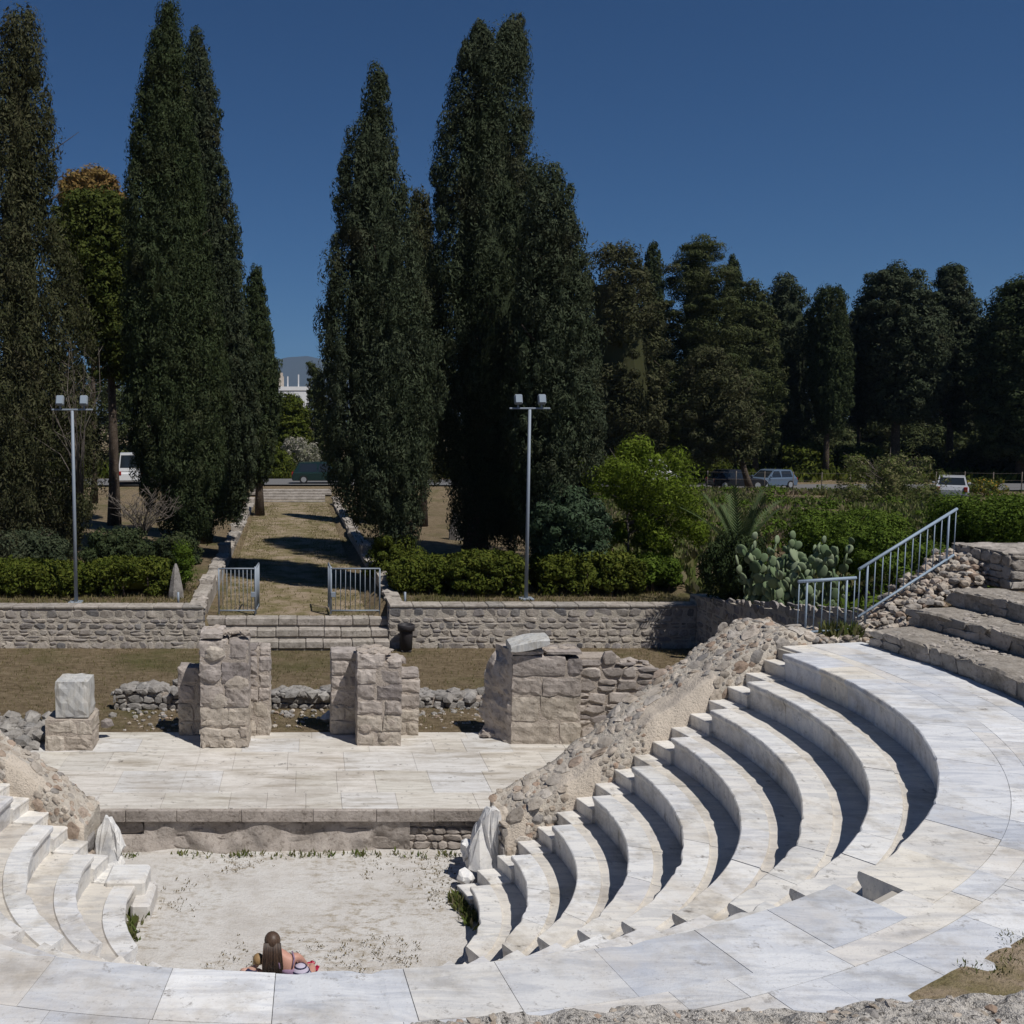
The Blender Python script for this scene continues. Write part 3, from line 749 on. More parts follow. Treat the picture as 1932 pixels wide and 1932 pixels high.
# white block and its plinth at the left
mb = MB(); block_pier(mb, -5.42, -4.42, 20.2, 20.95, Zs, lambda u: .68, (.3, .36), (.4, .7))
for _ in range(8): mb.rock((rnd.uniform(-5.4, -4.2), rnd.uniform(20.9, 21.2), Zs+rnd.uniform(0, .7)), (.16, .16, .13), 0)
tag(mb.build('stone_plinth', PM), 'low weathered plinth of blocks carrying the white cube', 'plinth')
mb = MB(); block_pier(mb, -5.22, -4.50, 20.28, 20.95, Zs+.69, lambda u: .77, (.77, .77), (.73, .73))
tag(mb.build('marble_cube', [M['whitestone']]*3), 'streaked white marble cube standing on the left plinth', 'block')
# low ruined walls on the grass behind
def low_wall(x0, x1, y, h_, label, n=40):
    mb = MB(); mb.box(((x0+x1)/2, y+.25, .70+h_*.40), (x1-x0-.2, .45, h_*.8), 1)
    masonry(mb, (x0, y, .72), X_, -Y_, x1-x0, lambda u: h_*(.9+.15*math.sin(u*3)), (.13, .22), (.18, .4), (.03, .07), .02, 0, jit=.3)
    for _ in range(n): r_ = rnd.uniform(.09, .2); mb.rock((rnd.uniform(x0, x1), y+rnd.uniform(-.05, .55), .70+h_*rnd.uniform(.75, 1.05)), (r_*1.3, r_, r_*.7), 0)
    for _ in range(n//2): r_ = rnd.uniform(.04, .1); mb.rock((rnd.uniform(x0, x1), y-rnd.uniform(.0, .7), .75), (r_, r_, r_*.7), 0)
    tag(mb.build('rubble_wall', [M['grey'], M['mortar_p']]), label, 'ruin')
low_wall(-4.6, -2.75, 23.3, .52, 'low dark rubble wall on the grass between the white cube and the tallest pier')
low_wall(-.85, .75, 23.4, .40, 'low rubble wall seen in the gap between the tallest and middle piers')
low_wall(2.4, 4.3, 23.4, .32, 'low rubble wall seen between the middle and the broad right pier')
mb = MB()
for _ in range(150): r_ = rnd.uniform(.10, .26); mb.rock((rnd.uniform(-7.6, -5.6), rnd.uniform(20.3, 22.2), .72+rnd.uniform(0, .22)), (r_, r_*.8, r_*.7), 0)
tag(mb.build('rubble_heap', M['grey']), 'heap of grey rubble on the grass left of the white cube', 'rubble')
mb = MB()
for _ in range(240): r_ = rnd.uniform(.02, .07); mb.rock((rnd.uniform(-4.2, 4.1), rnd.uniform(21.6, 23.2), .75), (r_, r_, r_*.6), 0)
tag(mb.build('stone_debris', M['rubble']), None, None, None, 'stuff')['label'] = 'scattered small stones on the grass behind the piers'
mb = MB(); mb.rock((.55, 22.3, .85), (.30, .16, .14), 0, None, .25, 2); tag(mb.build('fallen_block', M['whitestone']), 'small white fallen block on the grass beside the middle pier', 'block')

# ------------------------------------------------------------------ end walls of the seating (rubble core)
def end_wall(sgn, label, start, th, crest_pts):
    mb = MB(); nu, nv = 100, 22
    L0 = Vector((2.4615*sgn+CX, 15.3248, 0)); d = Vector((.3235*sgn, .0692, 0)); U = d.normalized(); per = d.length
    B_ = Vector((-U.y*sgn, U.x*sgn, 0))               # away from the camera
    if B_.y < 0: B_ = -B_
    u0, u1 = start, per*17.8+.35
    P_ = np.zeros((nu+1, nv+1, 3))
    for i in range(nu+1):
        u = u0+(u1-u0)*i/nu; j = u/per
        zs = .21*min(j+1, 18); t = (u-u0)/(u1-u0)
        zf = zs+.16+.22*math.sin(min(t*8, 1)*1.57)*(1-t*.75)          # front lip above the steps
        crest = np.interp(abs((L0+U*u).x), [q_[0] for q_ in crest_pts], [q_[1] for q_ in crest_pts])+.07*n1(u*1.1, 2)+.05*n1(u*3, 5)
        crest = max(crest, zf+.03)
        for q in range(nv+1):
            s_ = q/nv
            if s_ < .22: y, z = -.005, -.3+(zf+.3)*(s_/.22)
            elif s_ < .8:
                k = (s_-.22)/.58; tk = th*(.55+.45*min(1, t*1.6)) if sgn > 0 else th; y = tk*k; z = zf+(crest-zf)*k**1.15
            else:
                k = (s_-.8)/.2; y = tk+.05*k; z = crest+(0.0-crest)*k
            p_ = L0+U*u+B_*y
            P_[i, q] = (p_.x, p_.y, z)
    nz = noise3(P_.reshape(-1, 3)*2.3)*.05+noise3(P_.reshape(-1, 3)*6)*.035
    P_[..., 2] += nz.reshape(nu+1, nv+1)*np.where(np.arange(nv+1) > 4, 1, .0)
    ids = np.arange((nu+1)*(nv+1)).reshape(nu+1, nv+1)
    mb.add(P_.reshape(-1, 3), np.stack([ids[:-1, :-1].ravel(), ids[1:, :-1].ravel(), ids[1:, 1:].ravel(), ids[:-1, 1:].ravel()], 1), 1, True)
    def bare(u, q):
        e = .12*n1(u*4, q*.6, 5)
        return any(a_+e < u < b_+e and q < c_+1.5*e*8 for a_, b_, c_ in ((1.75, 2.35, 9), (3.2, 4.4, 10), (.75, 1.2, 6)))
    for i in range(nu):
        for q in range(nv):
            if bare(u0+(u1-u0)*i/nu, q): mb.m[i*nv+q] = 2
    mb.f.append(tuple(int(k) for k in ids[0])); mb.m.append(1); mb.sm.append(False)
    mb.f.append(tuple(int(k) for k in ids[-1])); mb.m.append(1); mb.sm.append(False)
    # rubble stones bedded in the sloping core
    q0 = int(.22*nv)-1
    qa = [q for q in range(3, int(.86*nv)+1)]
    du = (u1-u0)/nu; cells = {}
    area = []
    for i in range(nu):
        for q in qa:
            e1 = P_[i+1, q]-P_[i, q]; e2 = P_[i, q+1]-P_[i, q]; area.append(np.linalg.norm(np.cross(e1, e2)))
    area = np.array(area); cum = np.cumsum(area); placed = []
    for _ in range(int(cum[-1]*700)):
        k_ = int(np.searchsorted(cum, rnd.random()*cum[-1])); i, q = k_//len(qa), qa[k_ % len(qa)]
        if i >= nu or bare(u0+(u1-u0)*i/nu, q): continue           # bare plaster patches
        e1 = P_[i+1, q]-P_[i, q]; e2 = P_[i, q+1]-P_[i, q]
        a = P_[i, q]+e1*rnd.random()+e2*rnd.random()
        r_ = rnd.choice((.035, .05, .065, .08, .10, .13, .16))
        key = tuple((a/.3).astype(int)); ok = True
        for dx_ in (-1, 0, 1):
            for dy_ in (-1, 0, 1):
                for dz_ in (-1, 0, 1):
                    for b_, rb_ in cells.get((key[0]+dx_, key[1]+dy_, key[2]+dz_), ()):
                        if np.linalg.norm(a-b_) < (r_+rb_)*.80: ok = False
        if not ok: continue
        cells.setdefault(key, []).append((a, r_))
        nn_ = np.cross(e1, e2); nn_ = nn_/(np.linalg.norm(nn_)+1e-9)
        if nn_[2] < 0 and abs(nn_[2]) > .05 or (abs(nn_[2]) <= .05 and nn_[1] > 0): nn_ = -nn_
        t1 = e1/(np.linalg.norm(e1)+1e-9); t2 = np.cross(nn_, t1); w_ = rnd.uniform(-.6, .6); t1, t2 = t1*math.cos(w_)+t2*math.sin(w_), t2*math.cos(w_)-t1*math.sin(w_)
        mb.rock(a, (r_*1.12, r_*.9, min(r_, .09)*rnd.uniform(.28, .5)), 0, (t1, t2, nn_), .26, 2)
    # upright near end face of squared stones
    p0 = L0+U*u0
    tk = th*.55 if sgn > 0 else th; masonry(mb, p0+B_*tk, -B_, -U, tk, lambda u: crest_pts[0][1]-.12, (.22, .32), (.25, .45), (.02, .04), .03, 0)
    masonry(mb, p0-B_*.006+Vector((0,0,.35)), U, -B_, .95, lambda u: .42+u*.5, (.14, .24), (.14, .32), (.02, .05), .02, 0, jit=.3)
    tag(mb.build('end_wall', [M['rubble'], M['mortar'], M['plaster']]), label, 'wall')
end_wall(1, 'rubble end wall climbing beside the right-hand seats', .78, 1.15, [(3.0,1.26),(3.4,1.40),(5.86,2.82),(8.2,3.88)])
end_wall(-1, 'rubble end wall beside the left-hand seats, broken at the stage', 1.05, .62, [(3.4,1.06),(5.4,1.95),(8.2,3.5)])
# carved ends of the lowest rows
def carved(x0, yc, z0, out, th, label):
    """broken slab: outline in the x-z plane with real thickness, worn all over"""
    bm = bmesh.new(); n = len(out); a = []; b_ = []
    for x, z in out: a.append(bm.verts.new((x, -th/2*(1-.25*z), z))); b_.append(bm.verts.new((x*.94+.01, th/2*(1-.35*z), z*.97)))
    bm.faces.new(a); bm.faces.new(b_[::-1])
    for k in range(n): bm.faces.new((a[k], b_[k], b_[(k+1) % n], a[(k+1) % n]))
    bmesh.ops.triangulate(bm, faces=bm.faces[:]); bmesh.ops.subdivide_edges(bm, edges=bm.edges[:], cuts=3)
    bmesh.ops.smooth_vert(bm, verts=bm.verts[:], factor=.28, use_axis_x=True, use_axis_y=True, use_axis_z=True)
    bm.verts.index_update(); q = np.array([list(v.co) for v in bm.verts]); fs = [tuple(v.index for v in f.verts) for f in bm.faces]; bm.free()
    q = q+np.stack([noise3(q*5+3), noise3(q*5+11), noise3(q*5+23)], 1)*.055+np.stack([noise3(q*13+3), noise3(q*13+11), noise3(q*13+23)], 1)*.024
    mb = MB(); mb.add(q+np.array([x0, yc, z0]), fs, 0, False)
    tag(mb.build('carved_seat_end', M['carved']), label, 'carving')
carved(2.62, 15.85, .25, [(0,0),(.02,.30),(.07,.55),(.17,.82),(.30,.99),(.42,1.02),(.50,.92),(.50,.70),(.46,.45),(.45,.15),(.42,0)], .42, 'worn upright marble carving at the end of the right-hand seats by the stage')
carved(-3.42, 15.95, .20, [(0,0),(.0,.72),(.10,.90),(.20,.86),(.36,.60),(.42,.36),(.30,.20),(.40,0)], .34, 'broken upright marble carving at the end of the left-hand seats by the stage')
for c, s_, lb in (((2.52, 15.6, .20), (.16, .14, .15), 'small broken marble lump at the foot of the right carving'), ((2.62, 15.95, .52), (.12, .12, .2), 'marble fragment leaning against the right carving')):
    mb = MB(); mb.rock(c, s_, 0, None, .3, 2); tag(mb.build('marble_fragment', M['carved']), lb, 'fragment')
mb = MB(); mb.box((-2.80, 15.15, .25), (.62, .62, .50), 0, None, .04); mb.box((-2.52, 14.95, .12), (.30, .8, .30), 0, None, .04)
tag(mb.build('marble_block', M['marble']), 'squared marble block closing the lowest left-hand seat row', 'block')

# ------------------------------------------------------------------ upper stone tiers at right and in the foreground
M['tierbody'] = mat_stone('weathered_tier_stone', [(.34,.305,.265),(.36,.325,.285)], 5, 1.0, 18)
tiers = empty('stone_terrace', (9.7, 14, 3.78), 'three weathered grey-brown stone tiers above the marble walkway at right', 'terrace')
TL = ((8.75, 16.35), (.85, .30))
def taz(r): return line_az(TL[0], TL[1], r)
for i, (ra, rb, z0, z1_) in enumerate(((9.70, 10.62, 3.70, 4.06), (10.62, 11.5, 3.9, 4.34), (11.5, 12.4, 4.2, 4.63))):
    mb = MB(); a1 = taz((ra+rb)/2)-.01; a0 = R(-30); nn = 150
    vs = []; prof = [(ra, z0), (ra+.01, z1_-.10), (ra-.015, z1_-.03), (ra+.03, z1_), (ra+.3, z1_+.01), (ra+.6, z1_), (rb+.05, z1_)]
    m = len(prof)
    for k in range(nn+1):
        for j, (r_, z) in enumerate(prof):
            a1_ = taz(r_)-.01; a = a0+(a1_-a0)*k/nn
            p_ = np.array([CX+r_*math.cos(a), CY+r_*math.sin(a), z])
            d = .035*n1(*(p_*2.7))+.025*n1(*(p_*8))
            rr_ = r_-(d if j < 4 else 0); vs.append((CX+rr_*math.cos(a), CY+rr_*math.sin(a), z+(d*.8 if j > 1 else 0)))
    fs = [(k*m+j, (k+1)*m+j, (k+1)*m+j+1, k*m+j+1) for k in range(nn) for j in range(m-1)]
    mb.add(vs, fs, 2, False)
    b0_ = len(mb.v)-len(vs)
    mb.f.append(tuple(b0_+nn*m+j for j in range(m))); mb.m.append(1); mb.sm.append(False)
    # facing stones on the riser, flat stones on the tread
    a = a0
    while a < a1-.02:
        da = rnd.uniform(.018, .045); am = a+da/2; rr_ = ra+.0; h_ = (z1_-[3.78, 4.06, 4.34][i])
        U = Vector((-math.sin(am), math.cos(am), 0)); Nn = Vector((-math.cos(am), -math.sin(am), 0))
        z_ = [3.78, 4.06, 4.34][i]
        for zq, hq in (((z_+h_*.27, h_*.5), (z_+h_*.76, h_*.44)) if rnd.random() < .6 else ((z_+h_*.5, h_*.9),)):
            stone8(mb, Vector((CX+rr_*math.cos(am), CY+rr_*math.sin(am), zq)), U, Z_, Nn, da*ra-.012, hq, rnd.uniform(.004, .018), 0, .3)
        a += da
    for _ in range(420):
        a = rnd.uniform(a0, a1-.03); r_ = rnd.uniform(ra+.04, rb-.05); s_ = rnd.uniform(.02, .07)
        mb.rock((CX+r_*math.cos(a), CY+r_*math.sin(a), z1_-.008), (s_*1.4, s_, .024), 0)
    mb.build('tier', [M['tier'], M['darkmortar'], M['tierbody']], tiers)
# sloping rubble edge where the tiers stop, under the stair rail
mb = MB()
for k in range(150):
    t = k/150; c = Vector((9.45+2.7*t, 16.95+1.75*t, 3.86+1.20*t))
    for _ in range(16):
        r_ = rnd.uniform(.04, .10); mb.rock(c+Vector((rnd.uniform(-.05, .8), rnd.uniform(-.35, .6), rnd.uniform(-.35, .03))), (r_*1.2, r_, r_*.8), 0)
mb.add([(9.3,17.3,3.2),(12.2,19.2,3.2),(12.2,19.2,4.85),(9.3,17.3,3.65),(9.9,17.1,3.2),(12.4,18.7,3.2),(12.4,18.7,4.7),(9.9,17.1,3.6)], [(0,1,2,3),(4,7,6,5),(3,2,6,7),(0,3,7,4),(1,5,6,2)], 1)
tag(mb.build('rubble_slope', [M['rubble'], M['mortar']]), 'sloping rubble edge under the stair railing at the end of the stone tiers', 'rubble')
mb = MB()
for k in range(520):
    r_ = rnd.uniform(.04, .10); x = rnd.uniform(7.9, 9.6); mb.rock((x, 16.55+(x-8)*.2+rnd.uniform(.05, .9), 3.74+rnd.uniform(0, .12)), (r_*1.2, r_, r_*.7), 0)
mb.add([(7.8,16.56,2.6),(9.7,16.95,2.6),(9.7,16.95,3.80),(7.8,16.56,3.78),(7.8,17.7,2.6),(9.7,18.1,2.6),(9.7,18.1,3.72),(7.8,17.7,3.85)], [(0,1,2,3),(4,7,6,5),(3,2,6,7),(0,3,7,4),(1,5,6,2)], 1)
tag(mb.build('rubble_landing', [M['rubble'], M['mortar']]), 'rubble ledge behind the short level railing at the head of the end wall', 'rubble')
# square block wall at the top right
mb = MB()
mb.box((13.4, 18.4, 4.86), (1.95, 1.65, .66), 1)
masonry(mb, (12.40, 19.25, 4.55), -Y_, -X_, 1.68, lambda u: .62, (.14, .24), (.18, .5), (.01, .03), .02, 0, jit=.25)
masonry(mb, (12.42, 17.56, 4.55), X_, -Y_, 1.95, lambda u: .62, (.14, .24), (.18, .5), (.01, .03), .02, 0, jit=.25)
for _ in range(120): s_ = rnd.uniform(.10, .24); mb.rock((rnd.uniform(12.5, 14.3), rnd.uniform(17.65, 19.15), 5.18), (s_*1.3, s_, .035), 0)
tag(mb.build('block_wall', [M['tier'], M['darkmortar']]), 'square topped masonry block at the upper right above the stone tiers', 'wall')
# foreground bank of broken concrete core
def ring_pos(r_, a): return np.array([CX+r_*math.cos(a), CY+r_*math.sin(a)])
mb = MB(); nu, nv = 240, 46; P_ = np.zeros((nu+1, nv+1, 3))
for i in range(nu+1):
    a = R(-128)+R(100)*i/nu
    ri = np.interp(math.degrees(a), [-128,-100,-97,-92,-85,-77,-71,-67,-63,-57,-28], [9.1,9.1,8.66,8.61,8.60,8.60,8.88,9.02,9.26,9.6,10.0])+.05*n1(a*22, 1)+.035*n1(a*60, 2)+(.08 if -90.5 < math.degrees(a) < -86 else 0)
    for q in range(nv+1):
        t = q/nv; r_ = ri+1.5*t
        z = 3.72+.12*min(1, t*14)+.17*min(1, t*2.0)+.05*t
        x, y = ring_pos(r_, a); P_[i, q] = (x, y, z)
fl = P_.reshape(-1, 3)
d = noise3(fl*2.2)*.07+noise3(fl*5.5)*.055+noise3(fl*13)*.045+noise3(fl*28)*.02
P_[..., 2] += d.reshape(nu+1, nv+1)*np.clip(np.arange(nv+1)/6, 0, 1)
ids = np.arange((nu+1)*(nv+1)).reshape(nu+1, nv+1)
mb.add(P_.reshape(-1, 3), np.stack([ids[:-1, :-1].ravel(), ids[1:, :-1].ravel(), ids[1:, 1:].ravel(), ids[:-1, 1:].ravel()], 1), 0, False)
for _ in range(1500):
    i = rnd.randrange(nu); q = rnd.randrange(3, nv); r_ = rnd.choice((.012, .015, .02, .025, .03, .045))
    mb.rock(P_[i, q]-np.array([0, 0, r_*.35]), (r_*1.3, r_, r_*.8), 1)
def mat_core():
    m = N('broken_core', .95, .1); a = m.noise(4, 7, .72); f = m.noise(26, 4, .75)
    c = m.ramp(a, [(.3, (.50,.47,.42)), (.5, (.63,.59,.54)), (.68, (.72,.68,.63))])
    c = m.mix(m.ramp(f, [(.36, g3(1)), (.50, g3(0))]), c, (.13,.12,.11))  # near-black tint paints the shade of pits into the colour
    c = m.mix(m.ramp(m.noise(7, 5, .7), [(.62, g3(0)), (.74, g3(.6))]), c, (.25,.235,.22))
    m.bump(m.math('ADD', a, f), 1.0, .06); return m.col(c)
M['core'] = mat_core()
tag(mb.build('rubble_bank', [M['core'], M['rubble']]), 'broken pale rubble bank along the bottom edge in front of the walkway', 'rubble')
# patch of bare soil between walkway and bank on the right
mb = MB(); nu = 40; vs = []; fs = []
for i in range(nu+1):
    a = R(-66)+R(30)*i/nu; wv = .10*n1(a*14, 3); 
    for t in range(7):
        r_ = 9.12+wv*.5+1.3*t/6; x, y = ring_pos(r_, a); vs.append((x, y, PLAT+.004+(.012+.035*t/6)*min(1, t)+.02*n1(x*5, y*5)))
for i in range(nu):
    for t in range(6): fs.append((i*7+t, i*7+t+1, (i+1)*7+t+1, (i+1)*7+t))
mb.add(vs, fs, 0, True); tag(mb.build('soil', M['path']), None, None, None, 'structure')

# ------------------------------------------------------------------ plants
def leaves(C, Nr, T, L, Wd):
    """diamond leaves: centres C, normals Nr, directions T, half lengths L, half widths Wd"""
    T = T-(T*Nr).sum(1, keepdims=True)*Nr; T /= np.linalg.norm(T, axis=1, keepdims=True)+1e-9
    B = np.cross(Nr, T)
    V = np.stack([C-T*L, C+B*Wd-T*L*.15, C+T*L, C-B*Wd-T*L*.15], 1).reshape(-1, 3)
    return V, np.arange(len(V)).reshape(-1, 4)
def unit(n):
    v = rng.normal(0, 1, (n, 3)); return v/np.linalg.norm(v, axis=1, keepdims=True)
def clump_leaves(cen, rad, n_each, L, up=.0, rough=.55, lw=.45, fill=.35):
    """cen (k,3), rad (k,3); leaves on the shells of many ellipsoid clumps"""
    k = len(cen); idx = np.repeat(np.arange(k), n_each); n = len(idx)
    u = unit(n); rr = 1-fill*rng.random(n)**2
    rr = rr*(1+.12*rng.normal(0, 1, n))
    C = cen[idx]+u*rad[idx]*rr[:, None]
    Nr = u/rad[idx]; Nr /= np.linalg.norm(Nr, axis=1, keepdims=True)
    Nr = Nr+rng.normal(0, rough, (n, 3)); Nr /= np.linalg.norm(Nr, axis=1, keepdims=True)
    T = rng.normal(0, 1, (n, 3))+np.array([0, 0, up])+u*.6
    l = L*np.clip(rng.lognormal(-.05, .38, n), .4, 2.2)[:, None]
    return leaves(C, Nr, T, l, l*lw)
def prof_at(rows, z):
    zs = np.array([r[0] for r in rows]); return np.interp(z, zs, [r[1] for r in rows]), np.interp(z, zs, [r[2] for r in rows])
def rows_from(rows, D):
    """outline measured on the photograph at distance D -> (z, centre x, radius) from the ground up"""
    out = []
    for Y, xl, xr in rows:
        a, b_ = at(xl, Y, D), at(xr, Y, D); out.append((a.z, (a.x+b_.x)/2, max((b_.x-a.x)/2*1.06, .05)))
    return sorted(out)
def crown(name, kind, rows, D, mat, parent, leaf=.16, dens=1.0, depth=1.0, tips=()):
    cen = []; rad = []
    for rw in tips: crown_clumps(kind, rows_from(rw, D), D, depth, cen, rad)
    P_ = rows_from(rows, D); crown_clumps(kind, P_, D, depth, cen, rad)
    cen = np.array(cen); rad = np.array(rad)
    leaf = leaf*(.40 if kind == 'cypress' else .44); ne = max(16, int(112*dens*(np.mean(rad[:, 0])/(leaf*3.4))**1.6))
    V, Q = clump_leaves(cen, rad, ne, leaf, up={'cypress': 1.4, 'pine': .2, 'broad': .1, 'loose': .2}[kind], rough=.27, fill=.25, lw={'cypress': .32, 'pine': .28, 'broad': .45, 'loose': .36}[kind])
    return raw_mesh(name, V, Q, mat, parent), P_
def crown_clumps(kind, P_, D, depth, cen, rad):
    z0, z1_ = P_[0][0], P_[-1][0]
    rm = max(p[2] for p in P_)
    z = z0
    step = {'cypress': .55, 'pine': .75, 'broad': .6, 'loose': .7}[kind]*max(.7, min(1.6, rm/2.2))
    while z < z1_:
        cx_, r_ = prof_at(P_, z)
        base = {'cypress': .42, 'pine': .62, 'broad': .6, 'loose': .55}[kind]*max(.6, min(1.6, rm/2.2))
        n = max(2, int(2*math.pi*r_/(base*(1.25 if kind == 'cypress' else 1.15))))
        ph = rnd.uniform(0, 6.28)
        for i in range(n):
            a = ph+2*math.pi*(i+rnd.uniform(-.35, .35))/n
            cr = base*rnd.choice((.5, .7, .9, 1.1, 1.4)); cr = min(cr, r_*.75+.08)
            rr = max(0, r_-cr*.62)*rnd.uniform(.78, 1.08)*(1+.18*n1(1.9*math.cos(a)+cx_, 1.9*math.sin(a), z*.33)+.12*n1(4.5*math.cos(a)+cx_, 4.5*math.sin(a), z*1.1))*(1.14 if rnd.random() < .07 else 1)
            if rnd.random() < {'pine': .2, 'loose': .28}.get(kind, 0): continue
            zz = z+rnd.uniform(-.5, .5)*step
            cen.append((cx_+rr*math.cos(a), D+rr*math.sin(a)*depth, min(zz, z1_-cr*.5)))
            rad.append({'cypress': (cr*.85, cr*.85, cr*1.55), 'pine': (cr*1.15, cr*1.15, cr*.55), 'broad': (cr, cr, cr*.85), 'loose': (cr*.9, cr*.9, cr*.8)}[kind])
        # some inner clumps
        for i in range(max(1, n//4)):
            a = rnd.uniform(0, 6.28); rr = r_*rnd.uniform(0, .6); cr = base*rnd.uniform(.8, 1.2)
            cen.append((cx_+rr*math.cos(a), D+rr*math.sin(a)*depth, z)); rad.append((cr, cr, cr))
        z += step
def trunk_mesh(base, top, r0_, r1_, branches=0, spread=1.5, up=.6, lean=0.0):
    mb = MB(); base = Vector(base); top = Vector(top); n = 7; pts = []; rs = []
    for i in range(n+1):
        t = i/n; p_ = base.lerp(top, t)+Vector((lean*math.sin(t*3), .15*n1(base.x+t*3, 2), 0)); pts.append(p_); rs.append(r0_*(1-t)+r1_*t+(.25*r0_ if i == 0 else 0))
    mb.tube(pts, rs, 8)
    for k in range(branches):
        t = rnd.uniform(.3, .95); p_ = base.lerp(top, t); a = rnd.uniform(0, 6.28); l = spread*rnd.uniform(.6, 1.1)
        q1 = p_+Vector((math.cos(a)*l*.5, math.sin(a)*l*.5, l*up*.4)); q2 = p_+Vector((math.cos(a)*l, math.sin(a)*l, l*up))
        r_ = r0_*(1-t)*.5+.02; mb.tube([p_, q1, q2], [r_, r_*.7, r_*.25], 6)
    return mb
def tree(name, kind, rows, D, label, cat='tree', mat='cyp', leaf=.16, dens=1.0, tr=.25, tb=None, group=None, branches=6, depth=1.0, hull=.6, bark='bark', trunk_to=.8, lean=0, tips=()):
    P_ = rows_from(rows, D); cx0 = P_[0][1]
    bx = at(tb, 900, D).x if tb else cx0
    zg = gz(bx, D)
    root = empty(name, (bx, D, zg), label, cat, group)
    ztop = P_[0][0]+(P_[-1][0]-P_[0][0])*trunk_to
    trunk_mesh((bx, D, zg-.1), (prof_at(P_, ztop)[0], D, ztop), tr, tr*.2, branches, max(p[2] for p in P_)*.8, lean=lean).build('trunk', M[bark], root)
    o, _ = crown('crown', kind, rows, D, M[mat], root, leaf, dens, depth, tips)
    if hull: merge_hull(o, [q for q in P_ if q[0] < P_[0][0]+(P_[-1][0]-P_[0][0])*.93], D, depth, hull*.88)
    return root
def merge_hull(o, P_, D, depth, f):
    """dense inner foliage mass added to the crown's own mesh"""
    me = o.data; bm = bmesh.new(); bm.from_mesh(me); n = 14; rings = []
    for z, cx_, r_ in P_:
        rings.append([bm.verts.new((cx_+r_*f*(1+.2*n1(z*.9, k*1.7))*math.cos(2*math.pi*k/n), D+r_*f*math.sin(2*math.pi*k/n)*depth, z)) for k in range(n)])
    for a, b_ in zip(rings[:-1], rings[1:]):
        for k in range(n): bm.faces.new((a[k], a[(k+1) % n], b_[(k+1) % n], b_[k]))
    bm.to_mesh(me); bm.free()

# --- left-hand group
tree('conifer', 'cypress', [(25,15,55),(60,0,78),(150,-12,82),(240,-25,100),(320,-30,108),(380,-40,95),(480,-60,128),(600,-70,152),(720,-85,172),(850,-85,175),(960,-75,165),(1045,-60,140)], 40.5, 'ragged tall conifer with gaps in its crown at the far left edge', mat='cypbrown', leaf=.17, dens=.85, tr=.28, tb=60, hull=.32)
tree('pine_tree', 'broad', [(370,130,225),(420,105,260),(480,105,262),(560,120,270),(640,150,280),(700,180,270)], 53, 'yellow-green pine with a dark trunk standing between the two left-hand conifers', mat='olivepine', leaf=.2, dens=.7, tr=.32, tb=215, hull=.4, branches=4, lean=.3)
tree('autumn_tree', 'broad', [(325,160,200),(340,120,222),(370,112,232),(400,118,230),(440,130,220),(520,140,215)], 66, 'golden brown tree top showing above the yellow-green pine', mat='orange', leaf=.22, dens=.7, tr=.2, tb=178, hull=.3)
tree('cypress_tree', 'cypress', [(12,314,324),(45,293,337),(90,280,352),(200,262,362),(330,240,378),(480,240,395),(620,238,410),(760,240,420),(880,258,425),(960,285,422),(1000,320,400)], 41, 'tallest smooth dark cypress at left, pointed tip near the top edge', mat='cyp', leaf=.15, dens=1.1, tr=.3, tb=345)
tree('cypress_tree', 'cypress', [(62,360,378),(100,350,392),(180,345,412),(300,340,420),(430,350,445),(560,360,462),(700,370,482),(820,380,488),(900,390,480),(975,410,455)], 45, 'second cypress leaning out behind the tallest left-hand one', mat='cypb', leaf=.16, dens=.9, tr=.3, tb=385)
tree('cypress_tree', 'cypress', [(505,476,492),(540,462,498),(620,455,512),(700,450,530),(780,450,530),(860,450,520),(905,455,505)], 59, 'small dark cypress beside the sky gap, right of the left-hand group', mat='cyp', leaf=.2, dens=.9, tr=.25, tb=490)
# --- middle group
tree('cypress_tree', 'cypress', [(130,705,722),(160,690,733),(240,678,738),(265,652,742),(330,642,752),(400,634,775),(520,622,800),(640,612,812),(760,610,818),(880,618,812),(960,655,800),(1000,700,790)], 35.2, 'broad cypress with a thin stepped tip right of the sky gap', mat='cypb', leaf=.14, dens=1.0, tr=.35, tb=768)
tree('cypress_tree', 'cypress', [(95,880,992),(130,862,994),(200,842,992),(300,828,1005),(400,812,1035),(520,806,1060),(640,804,1078),(760,806,1085),(880,822,1080),(960,845,1060),(1005,860,1030)], 39.2, 'tallest double-tipped cypress in the middle of the view', mat='cypb', leaf=.15, dens=1.0, tr=.45, tb=900, tips=([(52,896,914),(75,884,924),(115,870,938)], [(40,957,976),(58,946,990),(115,930,992)]))
tree('cypress_tree', 'cypress', [(315,1012,1046),(360,1000,1074),(450,985,1094),(560,975,1112),(680,965,1130),(780,960,1142),(880,960,1132),(960,970,1100),(1000,985,1060)], 34.4, 'shorter blunt cypress attached at the right of the double-tipped one', mat='cypb', leaf=.14, dens=1.0, tr=.3, tb=1022)
tree('cypress_tree', 'cypress', [(365,778,805),(420,770,815),(520,765,825),(640,760,835),(780,760,840),(900,770,830)], 52, 'brownish cypress squeezed between the two big middle cypresses', mat='cypbrown', leaf=.2, dens=.8, tr=.2, tb=800)
